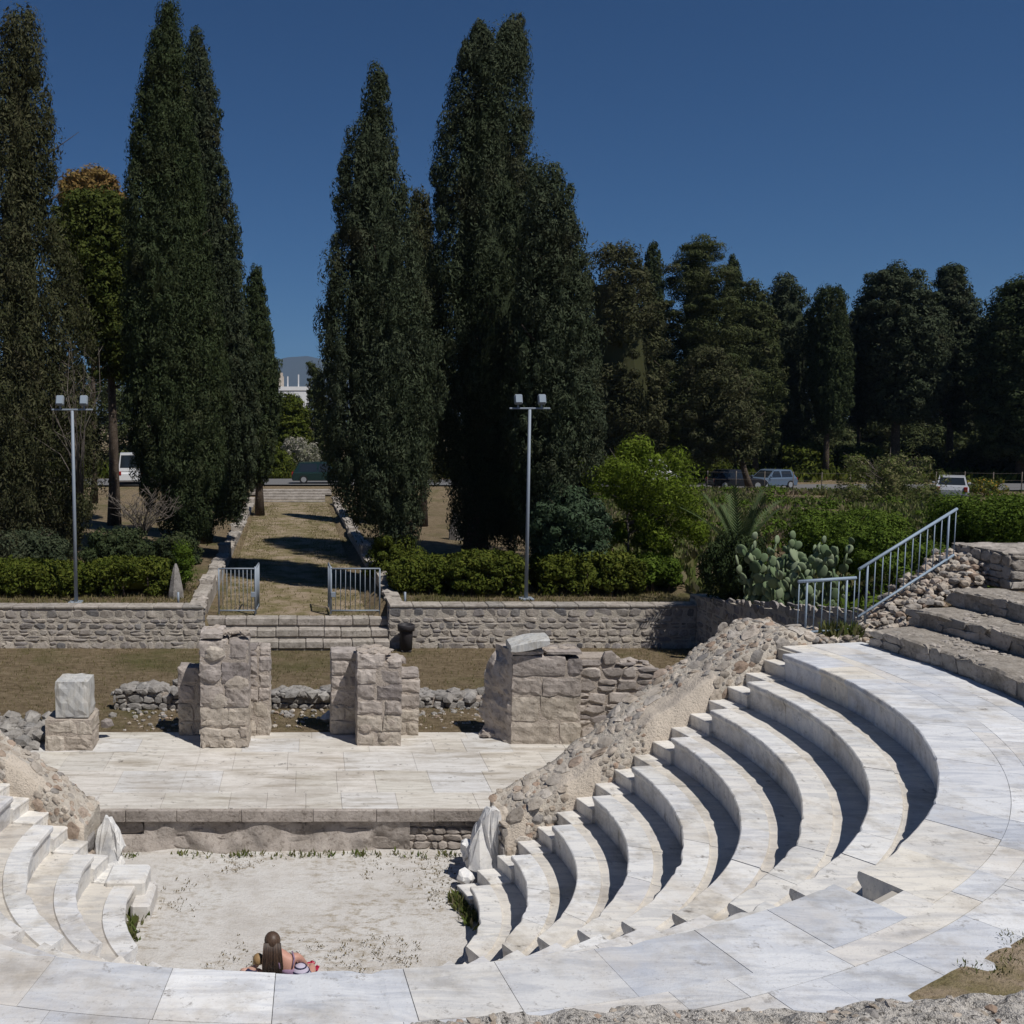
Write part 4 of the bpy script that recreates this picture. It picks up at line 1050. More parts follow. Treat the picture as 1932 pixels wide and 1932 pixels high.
# --- far bank of trees at right
FB = 'wood beyond the road'
tree('pine_tree', 'loose', [(465,1150,1185),(485,1115,1208),(540,1095,1226),(620,1090,1245),(700,1092,1255),(790,1100,1255),(860,1120,1240)], 78, 'round-headed brownish pine next to the middle cypresses', mat='cypbrown', leaf=.26, dens=.8, tr=.3, tb=1165, group=FB)
tree('cypress_tree', 'cypress', [(458,1226,1238),(480,1219,1245),(560,1214,1250),(680,1210,1256),(790,1212,1256)], 92, 'thin cypress tip rising behind the round brownish pine', mat='cyp', leaf=.26, dens=.9, tr=.2, tb=1234, group=FB)
tree('cedar_tree', 'pine', [(458,1296,1350),(475,1268,1368),(495,1280,1352),(520,1255,1378),(545,1275,1365),(575,1250,1392),(605,1262,1380),(640,1240,1405),(680,1250,1392),(720,1228,1412),(790,1222,1415),(860,1240,1400)], 82, 'layered cedar with flat boughs, highest of the right-hand trees', mat='pine', leaf=.25, dens=.85, tr=.35, tb=1290, group=FB, hull=.45)
tree('cypress_tree', 'cypress', [(483,1379,1386),(510,1370,1396),(600,1364,1404),(700,1362,1408),(800,1365,1405)], 95, 'thin pointed cypress just right of the layered cedar', mat='cyp', leaf=.26, dens=.9, tr=.2, tb=1384, group=FB)
tree('pine_tree', 'loose', [(530,1405,1430),(570,1388,1455),(650,1380,1472),(740,1378,1478),(850,1390,1465)], 90, 'rounded dark pine between two thin cypresses and the broad conical tree', mat='pine', leaf=.26, dens=.8, tr=.25, tb=1425, group=FB)
tree('conifer', 'loose', [(522,1468,1492),(550,1446,1515),(610,1432,1534),(700,1424,1545),(790,1424,1545),(860,1434,1530)], 93, 'broad conical conifer left of the rounded column cypress', mat='cypb', leaf=.26, dens=.8, tr=.3, tb=1472, group=FB)
tree('pine_tree', 'loose', [(660,1310,1360),(720,1290,1400),(790,1275,1430),(850,1290,1410)], 72, 'low olive-brown tree with spreading boughs in front of the cedar', mat='cypbrown', leaf=.24, dens=.8, tr=.25, tb=1420, group=FB, hull=.35)
tree('cypress_tree', 'cypress', [(543,1555,1580),(560,1540,1592),(600,1533,1598),(680,1530,1602),(760,1535,1600),(810,1545,1590)], 88, 'rounded column cypress standing apart on a bare trunk', mat='cyp', leaf=.22, dens=1.0, tr=.28, tb=1556, group=FB)
tree('conifer', 'loose', [(588,1606,1618),(640,1595,1635),(720,1590,1645),(800,1600,1640)], 96, 'small conifer filling the gap right of the column cypress', mat='cypb', leaf=.26, dens=.8, tr=.2, tb=1620, group=FB)
tree('pine_tree', 'broad', [(503,1682,1698),(530,1640,1720),(570,1628,1760),(640,1625,1775),(710,1640,1775),(780,1655,1760)], 90, 'big bushy pine with a visible trunk at the right', mat='cypb', leaf=.25, dens=.85, tr=.45, tb=1688, group=FB, hull=.45)
tree('pine_tree', 'broad', [(503,1782,1815),(540,1770,1818),(600,1765,1845),(660,1765,1860),(740,1775,1855),(800,1790,1845)], 92, 'narrow-topped bushy pine right of the big bushy one', mat='cypb', leaf=.25, dens=.85, tr=.35, tb=1790, group=FB)
tree('pine_tree', 'broad', [(535,1905,1960),(580,1880,1990),(660,1862,2010),(750,1860,2020),(850,1870,2010)], 84, 'dark bushy pine cut off by the right edge', mat='cyp', leaf=.25, dens=.9, tr=.35, tb=1925, group=FB)
for i, (x0, x1, yt, D) in enumerate(((1120,1250,770,104),(1240,1380,800,106),(1370,1500,790,108),(1490,1620,800,110),(1600,1740,780,112),(1730,1880,790,110),(1860,2000,760,106))):
    tree('understorey_tree', 'broad', [(yt,(x0+x1)/2-20,(x0+x1)/2+20),(yt+25,x0+10,x1-10),(yt+70,x0,x1),(yt+105,x0+10,x1-10)], D, ['dark shrub layer below the round brownish pine','green undergrowth below the cedar','sunlit undergrowth behind the dark parked car','green undergrowth behind the column cypress trunk','dark undergrowth behind the big bushy pine trunk','dark undergrowth beneath the narrow-topped pine','dark undergrowth at the right edge under the last pine'][i], 'shrub', mat=('hedge' if i in (1,2) else 'pine'), leaf=.3, dens=.7, tr=.12, group='undergrowth of the wood', hull=.5)
for i, (x0, x1, yt, D, lb) in enumerate(((1150,1290,838,86,'dark bush row behind the bright young tree'),(1270,1370,850,88,'low bush left of the dark parked car'),(1460,1560,838,90,'green bush between the blue-grey car and the column cypress'),(1560,1680,845,92,'green bush left of the bushy pine trunk'),(1690,1790,840,93,'dark bush right of the bushy pine trunk'),(1800,1900,838,90,'dark bush behind the silver car'),(1890,2010,835,88,'dark bush at the far right edge beyond the road'))):
    tree('roadside_bush', 'broad', [(yt,(x0+x1)/2-25,(x0+x1)/2+25),(yt+18,x0+8,x1-8),(yt+45,x0,x1),(yt+62,x0+10,x1-10)], D, lb, 'bush', mat=('pine','hedge','hedge','hedge','pine','pine','pine')[i], leaf=.26, dens=.7, tr=.08, group='bushes beyond the road', hull=.5)
# far wood that reads as one mass behind the separate trees
cen = []; rad = []
for X0, X1, top_, D0, nn in ((1090, 2050, 590, 122, 1500), (-420, 455, 690, 112, 760), (640, 1100, 640, 112, 420)):
    for _ in range(nn):
        X = rnd.uniform(X0, X1); D_ = D0+rnd.uniform(-5, 5); a = at(X, 900, D_); zt = at(X, top_+35*n1(X/60., 3)+20*n1(X/22., 8), D_).z
        zz = rnd.uniform(2.5, zt); r_ = rnd.uniform(.8, 1.7); cen.append((a.x, D_, zz-r_*.5)); rad.append((r_*1.2, r_*1.2, r_*.8))
V, Q = clump_leaves(np.array(cen), np.array(rad), 120, .22, rough=.3, lw=.35)
o = raw_mesh('distant_wood', V, Q, M['pine']); o['kind'] = 'stuff'; o['label'] = 'dark mass of wood beyond the road'
# --- things in the sky gap
tree('garden_tree', 'broad', [(745,530,560),(780,520,580),(830,515,585),(880,512,590)], 92, 'mid green garden tree below the white building in the sky gap', mat='hedge', leaf=.25, dens=.8, tr=.15, hull=.5)
tree('slender_tree', 'loose', [(683,575,590),(700,580,606),(760,578,622),(830,575,630),(880,580,630)], 98, 'slender dark tree with a wispy top at the right of the sky gap', mat='pine', leaf=.24, dens=.6, tr=.15, hull=.35)
tree('blossom_bush', 'loose', [(826,540,565),(845,535,598),(870,545,606),(888,555,606)], 86, 'white flowering bush behind the dark green car', 'bush', mat='blossom', leaf=.2, dens=.5, tr=.06, hull=.35)
tree('roadside_bush', 'broad', [(840,490,515),(865,470,545),(895,470,550)], 84.5, 'low green bush beside the road left of the dark green car', 'bush', mat='hedge', leaf=.2, dens=.8, tr=.06)

# --- shrubs
def shrub(name, kind, rows, D, label, mat, leaf=.09, dens=1.0, cat='shrub', tr=.05, group=None, depth=1.0, tb=None, branches=6, hull=.6, bark='bark'):
    return tree(name, kind, rows, D, label, cat, mat, leaf, dens, tr, tb, group, branches, depth, hull, bark)
def hedge(x0, x1, y0, y1, h_, label, mat, leaf=.085, n=90, dome=.35, group=None, dens=1.0):
    """clipped hedge: rounded box of many leaf clumps over a stem mass"""
    cxm, cym = (x0+x1)/2, (y0+y1)/2; zg = gz(cxm, cym)
    root = empty('clipped_hedge', (cxm, cym, zg), label, 'hedge', group)
    cen = []; rad = []
    for _ in range(n):
        ux, uy = rnd.uniform(-1, 1), rnd.uniform(-1, 1); uz = rnd.uniform(.1, 1)
        ax_ = max(abs(ux), abs(uy), uz)
        ux, uy, uz = ux/ax_*.95, uy/ax_*.95, uz/ax_
        pw = 1-dome*(abs(ux)**2.5)*.5-dome*.3*abs(uy)**2
        r_ = rnd.uniform(.16, .30)
        cen.append((cxm+ux*((x1-x0)/2-r_*.6), cym+uy*((y1-y0)/2-r_*.6), zg+.12+uz*pw*(h_-r_*.7-.12)+rnd.uniform(-.05, .05))); rad.append((r_*1.1, r_*1.1, r_*.9))
    V, Q = clump_leaves(np.array(cen), np.array(rad), int(190*dens), leaf*.62, up=.2, lw=.5)
    o = raw_mesh('foliage', V, Q, M[mat], root)
    me = o.data; bm = bmesh.new(); bm.from_mesh(me)
    bmesh.ops.create_icosphere(bm, subdivisions=3, radius=1, matrix=Matrix.Translation((cxm, cym, zg+h_*.42)) @ Matrix.Diagonal(((x1-x0)*.40, (y1-y0)*.33, h_*.34, 1)))
    bm.to_mesh(me); bm.free()
    for _ in range(5):
        mb = MB(); x = rnd.uniform(x0+.3, x1-.3); y = y0+.2; mb.tube([(x, y, zg-.05), (x+rnd.uniform(-.15, .15), y+.1, zg+h_*.6)], [.03, .015], 6)
        mb.build('stem', M['bark'], root)
    return root
hedge(-11.5, -7.15, 31.4, 33.2, 1.05, 'clipped hedge left of the left lamp post', 'hedge', n=230)
hedge(-7.15, -4.35, 31.5, 33.3, 1.15, 'rounded clipped hedge right of the left lamp post, by the parapet', 'hedge', n=130)
hedge(2.7, 4.9, 31.7, 33.5, 1.15, 'dark clipped hedge beside the gate, left half of the pair by the right lamp post', 'hedge', n=110)
hedge(4.6, 6.95, 31.3, 33.2, 1.35, 'yellowish clipped hedge just left of the right lamp post', 'hedge', n=130)
hedge(7.4, 10.7, 31.3, 33.5, 1.35, 'clipped hedge right of the right lamp post', 'hedge', n=170)
hedge(10.6, 12.0, 31.8, 33.4, 1.15, 'darker clipped hedge at the end of the right terrace', 'midgreen', n=80)
shrub('green_shrub', 'broad', [(1005,715,760),(1035,700,790),(1070,700,800)], 35, 'low dark shrub behind the hedge under the broad cypress', 'hedge', .1)
shrub('dark_shrub', 'broad', [(1005,190,250),(1020,165,275),(1045,160,285),(1060,165,280)], 36.5, 'dark spreading shrub in the shade behind the rounded left hedge', 'cyp', .12, .8)
shrub('dark_shrub', 'broad', [(1010,20,90),(1025,-20,115),(1045,-30,125),(1065,-20,120)], 36, 'dark shrub in the shade behind the hedge at the left edge', 'cypb', .12, .8)
shrub('dark_shrub', 'broad', [(1005,300,350),(1020,290,370),(1045,290,375)], 39, 'dark undergrowth round the foot of the tallest smooth cypress', 'cyp', .12, .8)
shrub('small_plant', 'broad', [(1035,335,360),(1055,330,365),(1085,335,360)], 32.5, 'small fresh green plant beside the stone stump', 'midgreen', .07, cat='plant')
shrub('bright_tree', 'loose', [(838,1185,1215),(852,1160,1235),(872,1092,1262),(892,1088,1310),(912,1120,1290),(940,1128,1335),(965,1165,1300),(990,1140,1335),(1015,1170,1300),(1032,1190,1270)], 33.6, 'bright yellow-green young tree with thin pale stems at the right lamp post', 'bright', .12, .95, 'tree', .05, tb=1190, hull=0, bark='barkgrey', branches=14)
shrub('oleander_bush', 'broad', [(925,1050,1090),(950,1015,1135),(990,1003,1150),(1035,1005,1145),(1075,1020,1120)], 33.1, 'grey-green bush left of the bright young tree', 'bluegreen', .12, .9, 'bush', tb=1060)
shrub('dark_bush', 'cypress', [(1020,1350,1425),(1045,1328,1446),(1080,1322,1450),(1110,1340,1440),(1130,1360,1425)], 28.6, 'feathery dark green bush under the palm fronds', 'darkfeather', .12, .9, 'bush')
shrub('broom_bush', 'loose', [(862,1650,1680),(880,1610,1740),(915,1590,1770),(950,1600,1770),(975,1620,1750)], 56, 'loose olive bush in the meadow left of the silver car', 'weed', .16, .55, 'bush', hull=.25, branches=16, bark='barkgrey')
shrub('green_shrub', 'broad', [(968,1560,1620),(985,1515,1680),(1020,1505,1715),(1050,1520,1700)], 33, 'bright green shrub behind the cactus', 'midgreen', .10, .9)
shrub('green_shrub', 'broad', [(945,1850,1990),(965,1790,2020),(1000,1785,2030),(1035,1800,2030)], 30, 'glossy green shrub behind the square block at the right edge', 'midgreen', .10, 1.0)
shrub('green_shrub', 'broad', [(1010,1620,1700),(1035,1600,1760),(1070,1600,1790)], 27, 'low green shrub seen through the stair railing', 'midgreen', .09, .9)
shrub('flower_patch', 'broad', [(902,1835,1870),(912,1825,1885),(925,1825,1890)], 66, 'patch of orange flowers in the meadow right of the silver car', 'flower', .14, .4, 'flowers', hull=0)
# dead twiggy bush at left
def twigs(name, c, h_, n, label, mat='barkgrey', spread=1.6):
    mb = MB(); c = Vector(c)
    for _ in range(n):
        a = rnd.uniform(0, 6.28); l = h_*rnd.uniform(.5, 1.0); s_ = spread*rnd.uniform(.2, 1)
        p1 = c+Vector((math.cos(a)*s_*.3, math.sin(a)*s_*.3, l*.45)); p2 = c+Vector((math.cos(a)*s_, math.sin(a)*s_, l))
        pm = p1.lerp(p2, .5)+Vector((rnd.uniform(-.4, .4), rnd.uniform(-.4, .4), rnd.uniform(-.3, .3))); mb.tube([c+Vector((rnd.uniform(-.15, .15), rnd.uniform(-.15, .15), 0)), p1, pm, p2], [.030, .018, .011, .004], 5)
        for _ in range(4):
            t = rnd.uniform(.2, 1); q = p1.lerp(p2, t); mb.tube([q, q+Vector((rnd.uniform(-.5, .5), rnd.uniform(-.5, .5), rnd.uniform(.1, .5)))], [.012, .004], 4)
    root = mb.build(name, M[mat]); return tag(root, label, 'bush')
twigs('bare_tree', at(150, 930, 38.2), 6.2, 17, 'leafless grey tree with fine branches behind the left lamp post', spread=2.4)
twigs('bare_bush', at(270, 1010, 38), 1.6, 40, 'dry leafless bush under the yellow-green pine', spread=1.6)
twigs('bare_bush', at(1690, 935, 62), 2.2, 40, 'leafless bush among the meadow weeds by the silver car', spread=2.2)
# palm
pb = at(1392, 1115, 29.2); pb.z = gz(pb.x, pb.y)
palm = empty('palm_plant', pb, 'young palm with stiff upright fronds above a dark bush', 'palm')
mb = MB(); mb.tube([pb, pb+Vector((0, 0, 1.3))], [.16, .13], 8); mb.build('trunk', M['bark'], palm)
for k in range(17):
    a = 2*math.pi*k/17+rnd.uniform(-.2, .2); tilt = rnd.uniform(.12, .85); l = rnd.uniform(1.7, 2.5)
    Vs, Qs = [], []
    pts = []
    for i in range(13):
        t = i/12; o = tilt*l*t*(.7+.5*t); pts.append(pb+Vector((math.cos(a)*o, math.sin(a)*o, 1.25+l*t*(1.05-tilt*.45*t))))
    fr = MB(); fr.tube(pts, [.02*(1-i/14) for i in range(13)], 4)
    for i in range(2, 13):
        d = (pts[i]-pts[i-1]).normalized(); side = d.cross(Z_).normalized()
        for sg in (-1, 1):
            for e in (0, .5):
                p_ = pts[i].lerp(pts[i-1], e); tip = p_+(side*sg*.62+d*.75).normalized()*(.42*(1-.5*i/13))
                nn_ = d.cross(side)*.03;  fr.add([p_-d*.03, p_+d*.035, tip, p_-d*.05], [(0, 1, 2), (0, 2, 3)], 0)
    fr.build('frond', M['palmleaf'], palm)
# prickly pear
pc = at(1505, 1155, 26.9); pc.z = gz(pc.x, pc.y)
cac = empty('prickly_pear', pc, 'sprawling prickly pear cactus behind the level railing', 'cactus')
mb = MB(); V, F = ICO[2]
pads = []
for k in range(46):
    x = pc.x+rnd.uniform(-1.15, 1.2); y = pc.y+rnd.uniform(-.7, .8)
    z = gz(x, y)+.12; d = Vector((rnd.uniform(-.5, .5), rnd.uniform(-.5, .3), 1)).normalized(); p_ = Vector((x, y, z))
    for lv in range(rnd.randint(3, 6)):
        s_ = rnd.uniform(.13, .21); pads.append((p_+d*s_, d.copy(), s_))
        if rnd.random() < .6:
            d2 = (d+Vector((rnd.uniform(-1, 1), rnd.uniform(-1, .6), .4))).normalized(); pads.append((p_+d*s_*1.7+d2*.17, d2, rnd.uniform(.09, .15)))
        p_ = p_+d*s_*1.75; d = (d+Vector((rnd.uniform(-.7, .7), rnd.uniform(-.6, .5), .5))).normalized()
for p_, d, s_ in pads:
    a = Vector((rnd.uniform(-1, 1), rnd.uniform(-1, -.1), 0)); nn_ = (a-d*a.dot(d)).normalized(); u = d.cross(nn_)
    A = np.array([list(u), list(nn_), list(d)]); q = V.copy(); q[:, 0] *= s_*.72*(1+.18*q[:, 2]); q[:, 1] *= .035; q[:, 2] *= s_
    mb.add(q@A+np.array(list(p_)), F, 0, True)
mb.build('pad', M['cactus'], cac)['kind'] = 'stuff'
# ground cover
def scatter(name, n, fn, mat, hgt, wid, label, cl=5, spread=.12):
    C = []; k = 0
    pts = np.array([fn() for _ in range(n)]); z = ground_z(pts[:, 0], pts[:, 1]) if pts.shape[1] == 2 else pts[:, 2]
    P_ = np.stack([pts[:, 0], pts[:, 1], z], 1); P_ = np.repeat(P_, cl, 0); m = len(P_)
    P_[:, :2] += rng.normal(0, spread, (m, 2))
    h_ = hgt*rng.uniform(.35, 1.2, m)
    T = np.stack([rng.normal(0, .45, m), rng.normal(0, .45, m), np.ones(m)], 1); T /= np.linalg.norm(T, axis=1, keepdims=True)
    Nr = unit(m); C = P_+T*h_[:, None]*.5
    V, Q = leaves(C, Nr-(Nr*T).sum(1, keepdims=True)*T*.9, T, h_[:, None]*.55, h_[:, None]*wid*rng.uniform(.6, 1.3, m)[:, None])
    o = raw_mesh(name, V, Q, M[mat]); o['kind'] = 'stuff'; o['label'] = label; return o
def meadow():
    while True:
        x = rnd.uniform(12.3, 46); y = rnd.uniform(19, 70)
        if x < .63*y+2 and abs(y-77) > 5: return (x, y)
def patch(th, sc, off_, sgn=1):
    def fn():
        while True:
            x, y = meadow()
            if sgn*n1(x/sc, y/sc, off_)+.25*n1(x/1.2, y/1.2, off_) > th: return (x, y)
    return fn
scatter('meadow_weeds', 11000, patch(-.05, 5, 1.5), 'weed', .40, .30, 'rough green weeds on the bank at right', 6, .2)
scatter('dry_stalks', 9000, patch(.05, 4, 7.5), 'drystalk', .34, .16, 'dry pinkish brown stalks between the weeds on the bank', 5, .2)
cen = []; rad = []
for _ in range(300):
    x, y = patch(.0, 6, 4.5)(); r_ = rnd.uniform(.15, .5); cen.append((x, y, gz(x, y)+r_*.5)); rad.append((r_*1.3, r_*1.3, r_*.9))
V, Q = clump_leaves(np.array(cen), np.array(rad), 130, .075, lw=.5)
o = raw_mesh('low_scrub', V, Q, M['midgreen']); o['kind'] = 'stuff'; o['label'] = 'low leafy scrub scattered over the bank at right'
scatter('far_verge', 5000, lambda: (rnd.uniform(-40, 75), rnd.uniform(83, 104)), 'hedge', .8, .3, 'dark growth added as shade under the trees beyond the road', 6, .4)  # growth added to darken the bare lit verge like tree shade
scatter('verge_grass', 2500, lambda: (rnd.choice((rnd.uniform(-12, -3.6), rnd.uniform(2.9, 11.5))), rnd.uniform(30.3, 33.5)), 'drygrass', .14, .10, 'dry grass strip on top of the retaining walls', 6, .1)
scatter('court_grass', 5200, lambda: (rnd.uniform(-11, 11.4), 21.6+8.0*rnd.random()), 'drygrass', .075, .12, 'short dry grass of the court behind the stage', 5, .14)
def alley_pt():
    y = rnd.uniform(30.5, 66); return (-.45-.0145*(y-30)+rnd.choice((rnd.uniform(-2.4, -.9), rnd.uniform(.9, 2.4), rnd.uniform(-2.4, 2.4))), y)
scatter('alley_grass', 3600, alley_pt, 'drygrass', .11, .12, 'patchy dry grass along the alley', 5, .14)
def orch_pt():
    while True:
        x, y = rnd.uniform(-2.5, 2.5), rnd.uniform(11.8, 17.0)
        if math.hypot(x-CX, y-CY) < 2.55 or y > 14.4:
            if n1(x*.9, y*.9, 3)+.5*n1(x*2.2, y*2.2, 8) > rnd.uniform(-.2, .6): return (x, y, 0.005)
scatter('orchestra_tufts', 520, orch_pt, 'drytuft', .035, .30, 'sparse low tufts on the orchestra floor', 7, .035)
scatter('edge_weeds', 90, lambda: (lambda a: (CX+2.55*math.cos(a), CY+2.55*math.sin(a), .0))(rnd.choice((rnd.uniform(2.9, 3.35), rnd.uniform(-.05, .35), rnd.uniform(3.7, 3.9)))), 'weed', .16, .25, 'green weeds at the foot of the lowest seats', 10, .07)
scatter('stage_weeds', 60, lambda: (rnd.uniform(-3.5, 3.2), 16.9+rnd.uniform(-.08, .02), .0), 'weed', .10, .22, 'weeds at the foot of the stage front', 8, .06)
def soil_pt():
    a = R(rnd.uniform(-60, -48)); r_ = 9.1+rnd.uniform(-.05, .2); x, y = ring_pos(r_, a); return (x, y, PLAT+.02)
scatter('soil_grass', 50, soil_pt, 'weed', .035, .16, 'tuft of fresh grass beside the walkway paving', 10, .04)
scatter('ledge_weeds', 40, lambda: (rnd.uniform(8.9, 9.5), 16.95+rnd.uniform(0, .15), 3.8), 'weed', .30, .12, 'weeds growing below the stair railing', 8, .06)

# ------------------------------------------------------------------ lamp posts, railings, gates, bin
def lamp_post(x, y, label):
    zg = gz(x, y); L_ = empty('lamp_post', (x, y, zg), label, 'lamp post', 'floodlight posts on the terrace')
    hp = 5.9
    mb = MB(); mb.tube([(x, y, zg), (x, y, zg+hp*.5), (x, y, zg+hp)], [.06, .052, .045], 10); mb.build('pole', M['galv'], L_)
    mb = MB(); mb.box((x, y, zg+.03), (.42, .42, .06), 0, None, .01); mb.build('base_plate', M['galv'], L_)
    mb = MB(); mb.box((x, y, zg+hp+.03), (1.25, .06, .05), 0, None, .01); mb.build('crossarm', M['galv'], L_)
    for sx in (-.36, .36):
        mb = MB(); c = Vector((x+sx, y-.02, zg+hp+.30)); ax = (X_, Vector((0, .94, -.34)), Vector((0, .34, .94)))
        mb.box(c, (.24, .15, .31), 0, ax, .03); mb.box((x+sx, y, zg+hp+.09), (.05, .05, .12), 0)
        fl = mb.build('floodlight', M['lampcase'], L_)
        mb = MB(); mb.box(c-ax[1]*.085, (.19, .02, .25), 0, ax, .005); o = mb.build('lens', M['lampglass'], fl)
        o.matrix_parent_inverse = Matrix.Identity(4)
lamp_post(-7.12, 30.6, 'grey twin-floodlight post at left behind the retaining wall')
lamp_post(6.82, 31.0, 'grey twin-floodlight post between the clipped hedges at right')
def rail(name, p0, p1, h_, n, label, bottom=.12, posts=(1, -2)):
    p0, p1 = Vector(p0), Vector(p1); Rt = empty(name, p0, label, 'railing')
    mb = MB(); d = (p1-p0); dn = d.normalized()
    mb.tube([p0+Z_*h_-dn*.02, p1+Z_*h_+dn*.02], .028, 8); mb.build('handrail', M['railpaint'], Rt)
    mb = MB(); mb.tube([p0+Z_*bottom, p1+Z_*bottom], .022, 8); mb.build('bottom_rail', M['railpaint'], Rt)
    for i in range(n):
        t = i/(n-1); q = p0+d*t; th = i in (1, n-2)
        mb = MB(); mb.tube([q+Z_*(-.10 if th else bottom*.5), q+Z_*h_], .018 if th else .009, 8); mb.build('post' if th else 'baluster', M['railpaint'], Rt)
    return Rt
rail('metal_railing', (8.40, 17.0, 3.84), (9.36, 17.02, 3.90), .95, 8, 'short level blue-grey railing at the head of the end wall', .06)
rail('metal_railing', (9.58, 17.28, 4.02), (11.98, 18.5, 4.95), .95, 14, 'sloping blue-grey stair railing beside the stone tiers', .10)
def gate(x0, x1, y, z, h_, n, label, leaf_x, wall_post):
    G = empty('metal_gate', ((x0+x1)/2, y, z), label, 'gate')
    mb = MB(); fr = .03
    for a, b_ in (((x0, z), (x0, z+h_)), ((x1, z), (x1, z+h_)), ((x0, z+h_), (x1, z+h_)), ((x0, z+.12), (x1, z+.12))):
        mb.tube([(a[0], y, a[1]), (b_[0], y, b_[1])], fr*.75, 8)
    f = mb.build('frame', M['galv'], G)
    for i in range(n):
        x = x0+(x1-x0)*(i+1)/(n+1); mb = MB(); mb.tube([(x, y, z+.12), (x, y, z+h_)], .011, 6); mb.build('bar', M['galv'], G)
    # opened leaf, swung towards the alley
    L_ = MB(); ang = R(78); dx, dy = math.cos(ang)*(1 if leaf_x == x0 else -1)*-.2, 1.0
    dv = Vector((dx, dy, 0)).normalized(); q0 = Vector((leaf_x, y+.06, z)); q1 = q0+dv*1.15
    L_.tube([q0, q0+Z_*(h_+.05)], .035, 8)
    for a, b_ in ((q1, q1+Z_*h_), (q0+Z_*h_, q1+Z_*h_), (q0+Z_*.1, q1+Z_*.1)): L_.tube([a, b_], .025, 8)
    lf = L_.build('leaf', M['galv'], G)
    for i in range(7):
        p_ = q0.lerp(q1, (i+1)/8); mb = MB(); mb.tube([p_+Z_*.1, p_+Z_*h_], .011, 6); o = mb.build('leaf_bar', M['galv'], lf); o.matrix_parent_inverse = Matrix.Identity(4)
    mb = MB(); mb.box((leaf_x+(.07 if leaf_x == x0 else -.07), y-.03, z+.62), (.14, .05, .16), 0, None, .01); mb.build('lock', M['galv'], G)
gate(-2.72, -1.60, 30.55, 1.62, 1.42, 8, 'left half of the open barred metal gate at the head of the steps', -1.60, -2.7)
gate(.72, 2.22, 30.55, 1.62, 1.42, 9, 'right half of the open barred metal gate at the head of the steps', .72, 2.2)
bn = empty('litter_bin', (2.92, 29.32, .74), 'dark litter bin with a flared rim against the right retaining wall', 'bin')
mb = MB(); mb.lathe((2.92, 29.32, .74), [(.16, .06), (.185, .07), (.20, .60), (.20, .62)], 20); mb.build('body', M['bin'], bn)
mb = MB(); mb.lathe((2.92, 29.32, .74), [(.20, .622), (.25, .64), (.26, .80), (.24, .82), (.21, .80), (.20, .70)], 20); mb.build('rim', M['bin'], bn)
mb = MB(); mb.box((2.92, 29.32, .77), (.3, .3, .06), 0, None, .01); mb.build('foot', M['bin'], bn)
for x, y, lb in ((-3.95, 30.4, 'short grey pipe stub in the grass beside the left parapet'), (2.98, 30.35, 'short grey pipe stub on the right wall above the litter bin')):
    mb = MB(); z = gz(x, y); mb.tube([(x, y, z-.05), (x, y, z+.36)], .035, 8); tag(mb.build('pipe_stub', M['galv']), lb, 'post')
def stump(x, y, h_, r_, label):
    z = gz(x, y); mb = MB(); mb.lathe((x, y, z-.1), [(r_, 0), (r_*.92, h_*.3), (r_*.6, h_*.7), (r_*.35, h_*.95), (r_*.12, h_+.1)], 7, smooth=False)
    tag(mb.build('stone_stump', M['grey']), label, 'stone')
stump(-4.15, 31.4, 1.1, .25, 'tapering pale stone stump between the left hedge and the parapet')
stump(6.9, 46.5, 1.5, .35, 'tapering pale stone under the double-tipped cypress')

